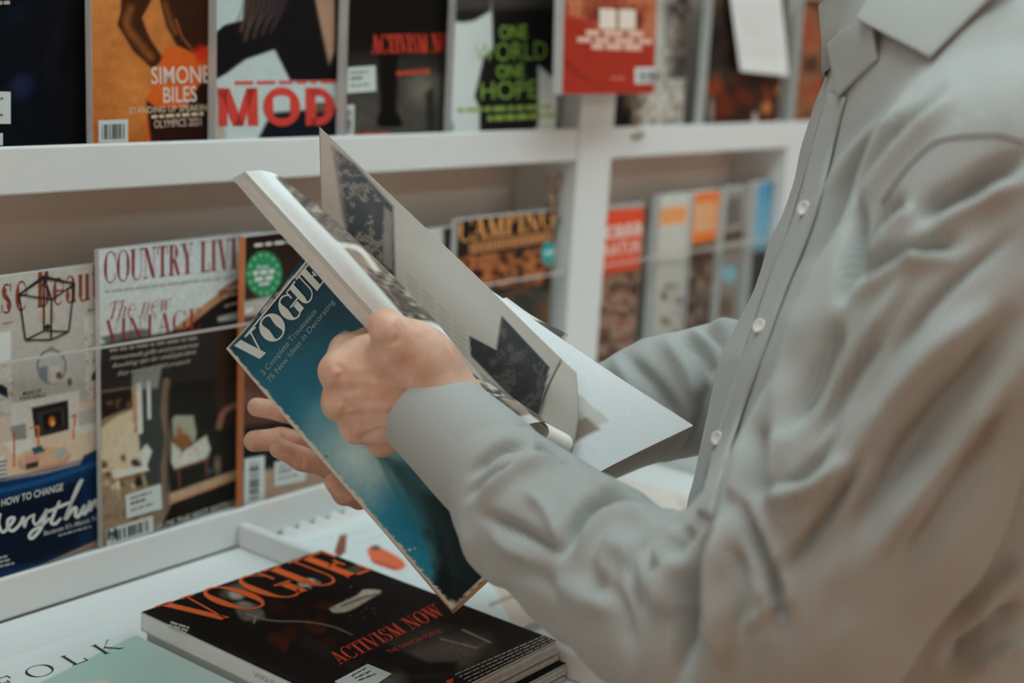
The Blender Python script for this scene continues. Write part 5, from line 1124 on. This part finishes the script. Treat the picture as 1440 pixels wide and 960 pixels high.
# index finger folds up and over behind the thumb, others curl in towards the palm
FI = g.chain([(HN['i'], .0138), (CP(486, 492, 1.118), .0125), (CP(520, 478, 1.125), .0105), (CP(548, 484, 1.122), .0092)], .004)
FM = g.chain([(HN['m'], .0138), (CP(474, 556, 1.145), .0115), (CP(520, 545, 1.158), .0100), (CP(550, 545, 1.152), .0088)], .004)
FR = g.chain([(HN['r'], .0130), (CP(494, 590, 1.154), .0110), (CP(535, 578, 1.163), .0096), (CP(562, 575, 1.155), .0086)], .004)
FPk = g.chain([(HN['p'], .0120), (CP(528, 614, 1.160), .0098), (CP(560, 603, 1.167), .0086), (CP(582, 598, 1.160), .0078)], .004)
for q in (FI, FM, FR, FPk): D = smin(D, q, .0035)
V, F = g.mesh(D); V = relax(V, F, 2)
HF = [([(462, 545), (485, 548), (510, 545)], 6, -.0022, (0, 2)), ([(470, 588), (492, 586), (516, 580)], 5, -.0020, (0, 2)), ([(503, 618), (522, 610), (542, 600)], 5, -.0018, (0, 2)), ([(520, 480), (530, 484), (548, 482), (565, 476)], 4, -.0018, (0, 2)),
      ([(500, 535), (545, 540), (590, 548)], 6, .0012, (0, 2)), ([(505, 570), (550, 572), (595, 575)], 6, .0012, (0, 2)), ([(525, 598), (560, 598), (600, 595)], 5, .0012, (0, 2)), ([(488, 520), (530, 522), (575, 532)], 7, .0010, (0, 2)),
      ([(484, 560), (488, 570), (486, 582)], 4, -.0008, (0, 2)), ([(474, 512), (482, 522), (482, 534)], 4, -.0008, (0, 2)), ([(552, 455), (560, 466), (558, 478)], 3, -.0007, (0, 2)), ([(560, 450), (567, 462), (566, 472)], 3, -.0007, (0, 2)), ([(540, 520), (552, 560), (570, 600)], 9, -.0009, (0, 2)), ([(468, 520), (472, 524), (476, 528)], 7, .0015, (0, 2)), ([(474, 568), (478, 572), (482, 574)], 6, .0014, (0, 2)), ([(498, 604), (502, 606), (506, 607)], 6, .0012, (0, 2))]
V = folds(V, F, HF); addb(V, F)
# far (right) hand: palm to the camera behind the magazine, fingers past the spine
g = Grid(CP(330, 720, 1.29) + [-.0, -.01, -.06], CP(700, 545, 1.29) + [.02, .01, .075], .00145)
D = g.chain([(CP(720, 648, 1.32), .026), (CP(640, 655, 1.318), .026), (CP(600, 652, 1.315), .026)], .01)
MC = [CP(522, 618, 1.312), CP(522, 640, 1.318), CP(528, 664, 1.318), CP(545, 686, 1.312)]
for q in MC: D = smin(D, g.seg(CP(610, 655, 1.315), q, .023, .014), .012)
D = smin(D, g.chain([(CP(600, 630, 1.305), .02), (CP(560, 590, 1.292), .0145), (CP(528, 558, 1.28), .0125), (CP(506, 540, 1.272), .0108)], .006), .012)
for q in ([(MC[0], .0118), (CP(448, 594, 1.305), .0102), (CP(398, 578, 1.296), .0092), (CP(361, 572, 1.292), .0086)],
          [(MC[1], .0122), (CP(440, 622, 1.304), .0108), (CP(395, 617, 1.290), .0102), (CP(358, 620, 1.283), .0098)],
          [(MC[2], .0118), (CP(462, 655, 1.295), .0112), (CP(424, 645, 1.280), .0105), (CP(393, 630, 1.270), .0092)],
          [(MC[3], .0105), (CP(505, 700, 1.292), .0100), (CP(484, 694, 1.272), .0098), (CP(470, 678, 1.262), .0088)]):
    D = smin(D, g.chain(q, .004), .003)
V, F = g.mesh(D); V = relax(V, F, 2)
V = folds(V, F, [([(418, 632), (426, 645), (424, 658)], 3, -.0012, (0, 2)), ([(392, 606), (396, 617), (394, 630)], 3, -.001, (0, 2)), ([(476, 690), (486, 692), (492, 700)], 3, -.001, (0, 2))]); addb(V, F)
# forearms and upper body inside the shirt, neck and head
g = Grid([.02, -.33, -1.40], [.50, .66, -.80], .0052)
D = g.chain([(CP(690, 655, 1.08), .028), (CP(835, 790, 1.0), .036), (CP(1012, 884, .92), .042), (CP(1215, 690, .88), .05), (CP(1405, 285, .9), .058)], .02)
D = smin(D, g.chain([(CP(700, 648, 1.32), .028), (CP(930, 565, 1.315), .034), (CP(1105, 550, 1.31), .04), (CP(1240, 360, 1.29), .044), (CP(1310, 160, 1.25), .05)], .02), .02)
D = smin(D, g.chain([(CP(1420, 260, .96), .06), (CP(1350, 230, 1.07), .085), (CP(1320, 200, 1.22), .045)], .03), .03)
D = smin(D, g.chain([(CP(1360, 230, 1.07), .085), (CP(1310, 560, 1.07), .10), (CP(1240, 900, 1.07), .10)], .03), .03)
NK0, NK1 = CP(1338, 100, 1.07), CP(1292, -80, 1.06)
D = smin(D, g.seg(NK0, NK1, .058, .055), .02)
HC = CP(1262, -260, 1.055)                    # centre of the head
fw = np.array([-.90, -.40, .10]); fw /= np.linalg.norm(fw); up = np.array([-.36, .93, 0.0]); up -= fw * (up @ fw); up /= np.linalg.norm(up); sd_ = np.cross(fw, up)
def hp_(f, u, s): return HC + fw * f + up * u + sd_ * s
M = np.array([fw, up, sd_])
head = g.ell(hp_(-.015, .035, 0), (.098, .085, .077), M)
head = smin(head, g.ell(hp_(.022, -.03, 0), (.072, .085, .062), M), .03)
head = smin(head, g.seg(hp_(.058, -.095, 0), hp_(.01, -.07, .0), .026, .045), .03)
head = smin(head, g.seg(hp_(.088, .012, 0), hp_(.112, -.022, 0), .008, .013), .012)
head = smin(head, g.seg(hp_(.082, .028, .03), hp_(.082, .028, -.03), .012, .012), .012)
head = smin(head, g.seg(hp_(.088, -.058, .014), hp_(.088, -.058, -.014), .009, .009), .008)
for sg in (1, -1):
    head = smin(head, g.ell(hp_(-.012, -.005, .078 * sg), (.019, .032, .009), M), .006)
    head = np.maximum(head, -g.ell(hp_(.094, .010, .032 * sg), (.014, .010, .016), M))
D = smin(D, head, .03)
V, F = g.mesh(D); V = relax(V, F, 2); addb(V, F)
hair_src = (g, HC)
bV = np.concatenate(bodyV); bF = np.concatenate(bodyF)
skin = bpy.data.materials.new('skin'); skin.use_nodes = True; nt = skin.node_tree; b_ = nt.nodes['Principled BSDF']; b_.inputs['Roughness'].default_value = .5; b_.inputs['Specular IOR Level'].default_value = .3
b_.inputs['Subsurface Weight'].default_value = .25; b_.inputs['Subsurface Radius'].default_value = (.006, .0022, .0012); b_.inputs['Subsurface Scale'].default_value = 1.0
tc = nt.nodes.new('ShaderNodeTexCoord'); n1 = nt.nodes.new('ShaderNodeTexNoise'); n1.inputs['Scale'].default_value = 55; n1.inputs['Detail'].default_value = 5; nt.links.new(tc.outputs['Object'], n1.inputs['Vector'])
cr = nt.nodes.new('ShaderNodeValToRGB'); cr.color_ramp.elements[0].position = .3; cr.color_ramp.elements[0].color = (.62, .345, .235, 1); cr.color_ramp.elements[1].position = .7; cr.color_ramp.elements[1].color = (.78, .53, .41, 1)
nt.links.new(n1.outputs[0], cr.inputs[0]); nt.links.new(cr.outputs[0], b_.inputs['Base Color'])
n2 = nt.nodes.new('ShaderNodeTexNoise'); n2.inputs['Scale'].default_value = 420; n2.inputs['Detail'].default_value = 4; nt.links.new(tc.outputs['Object'], n2.inputs['Vector'])
bp = nt.nodes.new('ShaderNodeBump'); bp.inputs['Strength'].default_value = .3; bp.inputs['Distance'].default_value = .0008; nt.links.new(n2.outputs[0], bp.inputs['Height']); nt.links.new(bp.outputs[0], b_.inputs['Normal'])
MATS['skin'] = skin
person = obj('person', c2w(bV), bF, skin, None, PB, True)
tag(person, 'person in grey striped button shirt reading an open magazine at the rack', 'person')
shirt = obj('shirt', c2w(sV), sF, sm_, person, PB, True, attr={'stripe': stripe})
shirt['label'] = 'grey finely striped long-sleeved cotton shirt'
def ppart(name, V, F, m, parent=None, smooth=True, **kw):
    return obj(name, V, F, m, parent or person, PB, smooth, **kw)
sb = BVHTree.FromPolygons([Vector(v) for v in c2w(sV)], [tuple(f) for f in sF.tolist()])
def on_shirt(px, py, off=0.0, fallback=1.05):
    v = Vector(ray(px, py)).normalized(); h = sb.ray_cast(Vector(CO), v)
    if h[0] is None: return W(px, py, fallback)
    n = h[1] if h[1].dot(v) < 0 else -h[1]
    return np.array(h[0] + n * off)
def cloth_strip(name, left, right, off, n=40, nv=5, parent=None, thick=.0012, s0=0.0, s1=.03):
    L, Rr = smooth_pts(left, n), smooth_pts(right, n); V, sc = [], []
    for a, b in zip(L, Rr):
        for t in np.linspace(0, 1, nv):
            q = a * (1 - t) + b * t; V.append(on_shirt(q[0], q[1], off)); sc.append(s0 + (s1 - s0) * t)
    V = np.array(V).reshape(n, nv, 3)
    for _ in range(3): V[1:-1] = V[1:-1] * .5 + (V[:-2] + V[2:]) * .25
    o = ppart(name, V.reshape(-1, 3), grid_faces(n, nv), sm_, parent or shirt, True, attr={'stripe': sc}); s = o.modifiers.new('thickness', 'SOLIDIFY'); s.thickness = thick; s.offset = 0
    return o
pl_c = [(1176, 132), (1160, 190), (1142, 260), (1121, 330), (1092, 400), (1068, 470), (1042, 545), (1020, 610), (1003, 670), (992, 725)]
wd_ = [16, 17, 18, 18, 17, 16, 15, 14, 13, 13]
cloth_strip('placket', [(x - w_ * .6, y - 3) for (x, y), w_ in zip(pl_c, wd_)], [(x + w_, y + 5) for (x, y), w_ in zip(pl_c, wd_)], .0016)
btn = mat('shell_button', (.78, .76, .72), .3, .05)
for (x, y, rx) in ((1137, 295, .0058), (1074, 461, .0056), (1015, 617, .0056)):
    c = on_shirt(x, y, .0042); v = ray(x, y); h_ = sb.ray_cast(Vector(CO), Vector(v).normalized()); nrm = np.array(h_[1]); nrm = nrm if nrm @ v < 0 else -nrm
    nrm = nrm * .6 - v / np.linalg.norm(v) * .4; nrm /= np.linalg.norm(nrm); t1 = np.cross(nrm, [0, 0, 1.0]); t1 /= np.linalg.norm(t1); t2 = np.cross(nrm, t1); V, F = [], []
    prof = [(0, -.0004), (.55, -.0003), (.72, .0006), (.95, .0006), (1, 0), (.95, -.001)]
    for r_, z_ in prof:
        for a in np.linspace(0, 2 * math.pi, 25)[:-1]: V.append(c + (t1 * math.cos(a) + t2 * math.sin(a)) * rx * r_ + nrm * z_)
    for i in range(len(prof) - 1):
        for j in range(24): F.append((i * 24 + j, i * 24 + (j + 1) % 24, (i + 1) * 24 + (j + 1) % 24, (i + 1) * 24 + j))
    ppart('button', V, F, btn, shirt)
# stitched seams as slim raised cords
def seam(name, pts, rad=.0011, off=.0004, mm=None):
    P = smooth_pts(pts, len(pts) * 8); C = np.array([on_shirt(x, y, off) for x, y in P]); V, F = [], []
    for _ in range(2): C[1:-1] = C[1:-1] * .5 + (C[:-2] + C[2:]) * .25
    for i, c in enumerate(C):
        t = C[min(i + 1, len(C) - 1)] - C[max(i - 1, 0)]; t /= np.linalg.norm(t) + 1e-9; a = np.cross(t, [.3, .2, 1]); a /= np.linalg.norm(a); b = np.cross(t, a)
        for q in range(6): V.append(c + (a * math.cos(q * math.pi / 3) + b * math.sin(q * math.pi / 3)) * rad)
    for i in range(len(C) - 1):
        for q in range(6): F.append((i * 6 + q, i * 6 + (q + 1) % 6, (i + 1) * 6 + (q + 1) % 6, (i + 1) * 6 + q))
    return ppart(name, V, F, mm or mat('seam_thread', (.24, .24, .23), .8, .05), shirt)
seam('armhole_seam', [(1440, 200), (1400, 190), (1345, 193), (1312, 203), (1275, 238), (1240, 285)])
# cuff on the near wrist: a stiff tube from the sleeve seam to the hand
def cuff(name, a, b, ra, rb, sq, n=48, m=14):
    ax = b - a; L = np.linalg.norm(ax); ax /= L; r1 = np.array([0, 0, 1.0]) - ax * ax[2]; r1 /= np.linalg.norm(r1); r2 = np.cross(ax, r1); V, sc = [], []
    prof = [(0, ra * .93), (.02, ra * 1.0), (.1, ra * 1.02), (.5, (ra + rb) / 2 * 1.01), (.9, rb), (.985, rb * 1.0), (1.0, rb * .985), (.99, rb * .95), (.6, rb * .93)]
    for t, r_ in prof:
        for i in range(n):
            an = 2 * math.pi * i / n; V.append(a + ax * L * t + r1 * math.cos(an) * r_ * sq + r2 * math.sin(an) * r_); sc.append(an * ra)
    F = [(j * n + i, j * n + (i + 1) % n, (j + 1) * n + (i + 1) % n, (j + 1) * n + i) for j in range(len(prof) - 1) for i in range(n)]
    o = ppart(name, c2w(np.array(V)), F, sm_, shirt, True, attr={'stripe': sc}); o.modifiers.new('sub', 'SUBSURF').render_levels = 1; return o
cuff('cuff', CP(700, 668, 1.064), CP(596, 571, 1.107), .0440, .0395, .95)
cuff('cuff', CP(730, 637, 1.32), CP(640, 655, 1.32), .041, .037, .95)
# collar: near leaf, far leaf and stand
def sheet(name, quad, nu, nv, th, bow=0.0):
    q = [W(*c) for c in quad]; V, sc = [], []; n_ = np.cross(q[1] - q[0], q[3] - q[0]); n_ /= np.linalg.norm(n_); n_ = n_ if n_ @ (CO - q[0]) > 0 else -n_
    for i in range(nu):
        for j in range(nv):
            s, t = i / (nu - 1), j / (nv - 1); p = (q[0] * (1 - s) + q[1] * s) * (1 - t) + (q[3] * (1 - s) + q[2] * s) * t
            V.append(p + n_ * bow * math.sin(math.pi * s) * math.sin(math.pi * (t * .5 + .5))); sc.append(s * .09)
    o = ppart(name, V, grid_faces(nu, nv), sm_, shirt, True, attr={'stripe': sc}); s = o.modifiers.new('thickness', 'SOLIDIFY'); s.thickness = th; s.offset = 0; bevel(o, .0006, 2); return o
def dep(px, py, fb=1.0):
    return float(proj(on_shirt(px, py, 0, fb)[None])[2][0])
dz = dep(1308, 81) - .008
sheet('collar_leaf', [(1204, 27, min(dz + .07, dep(1204, 27, 1.02) - .006)), (1262, -34, dz + .085), (1428, -38, min(dz, dep(1428, -38, dz) - .010, dep(1385, 10, dz) - .012)), (1308, 81, dz)], 14, 14, .0028, .004)
d2 = dep(1182, 134, 1.05) - .007
sheet('collar_leaf', [(1165, 62, dep(1172, 120, 1.06) - .006), (1226, 22, dep(1222, 100, 1.04) - .004), (1234, 84, dep(1222, 100, 1.04) - .012), (1178, 137, d2)], 12, 12, .0026, .004)
V, F, sc = [], [], []
n = 40
for i in range(n):
    a = 2 * math.pi * i / n; c0 = CP(1300, 70, 1.07); c1 = CP(1284, -24, 1.07)
    for c, r_ in ((c0, .074), ((c0 + c1) / 2, .070), (c1, .068)):
        V.append(c + np.array([math.cos(a) * r_, math.cos(a) * r_ * .22, math.sin(a) * r_ * .92])); sc.append(a * .08)
F = [(i * 3 + j, ((i + 1) % n) * 3 + j, ((i + 1) % n) * 3 + j + 1, i * 3 + j + 1) for i in range(n) for j in (0, 1)]
o = ppart('collar_stand', c2w(np.array(V)), F, sm_, shirt, True, attr={'stripe': sc}); s = o.modifiers.new('thickness', 'SOLIDIFY'); s.thickness = .002
# hair, beard, eyes
hair_m = mat('dark_hair', (.035, .024, .018), .55, .3, 300, bump=.8, bscale=500)
g = Grid(HC + np.array([-.16, -.18, -.14]), HC + np.array([.16, .16, .14]), .0045)
cap = np.maximum(g.ell(hp_(-.018, .04, 0), (.107, .093, .085), M), -g.ell(hp_(.085, -.02, 0), (.085, .078, .12), M))
cap = np.maximum(cap, -g.ell(hp_(.0, -.10, 0), (.12, .09, .14), M)); V, F = g.mesh(cap); ppart('hair', c2w(relax(V, F, 2)), F, hair_m)
brd = smin(g.seg(hp_(.060, -.098, 0), hp_(.012, -.075, 0), .033, .051), g.ell(hp_(.026, -.072, 0), (.075, .048, .067), M), .02)
brd = np.maximum(brd, -g.ell(hp_(.10, -.03, 0), (.06, .032, .06), M)); brd = np.maximum(brd, -g.ell(hp_(-.05, -.12, 0), (.085, .10, .12), M)); V, F = g.mesh(brd); ppart('beard', c2w(relax(V, F, 2)), F, hair_m)
for sg in (1, -1):
    V, F = [], []
    for i in range(12):
        for j in range(9):
            a, b = 2 * math.pi * i / 12, math.pi * j / 8; V.append(c2w(hp_(.082, .010, .032 * sg) + .0115 * np.array([math.sin(b) * math.cos(a), math.cos(b), math.sin(b) * math.sin(a)])))
    F = [(i * 9 + j, ((i + 1) % 12) * 9 + j, ((i + 1) % 12) * 9 + j + 1, i * 9 + j + 1) for i in range(12) for j in range(8)]
    ppart('eye', V, F, mat('eye_white', (.7, .68, .66), .2, .05))
# trousers and shoes
tx, ty = PB[0], PB[1]; fwd = np.array([-.70, .71]); lft = np.array([-.71, -.70])
def tw(f, l, z): return np.array([tx + fwd[0] * f + lft[0] * l, ty + fwd[1] * f + lft[1] * l, z])
g = Grid([tx - .32, ty - .32, .05], [tx + .32, ty + .32, 1.12], .011)
D = g.chain([(tw(.0, .05, 1.03), .115), (tw(.0, .07, .92), .12)], .02); D = smin(D, g.chain([(tw(.0, -.05, 1.03), .115), (tw(.0, -.07, .92), .12)], .02), .03)
for sg in (1, -1): D = smin(D, g.chain([(tw(.0, .085 * sg, .88), .098), (tw(.01, .10 * sg, .5), .075), (tw(-.02, .11 * sg, .09), .062)], .03), .02)
V, F = g.mesh(np.maximum(D, g.Z - 1.075)); ppart('trousers', relax(V, F, 1), F, mat('beige_twill', (.62, .54, .47), .85, .06, 120, bump=.2, bscale=900))
for sg in (1, -1):
    g = Grid([tx - .4, ty - .4, .0], [tx + .4, ty + .4, .14], .009)
    D = smin(g.chain([(tw(-.04, .11 * sg, .045), .044), (tw(.10, .125 * sg, .038), .042), (tw(.17, .13 * sg, .032), .032)], .02), g.seg(tw(-.03, .11 * sg, .05), tw(-.03, .11 * sg, .09), .045, .04), .02)
    V, F = g.mesh(np.maximum(D, .004 - g.Z)); ppart('shoe', relax(V, F, 1), F, mat('brown_leather', (.10, .055, .035), .4, .1))
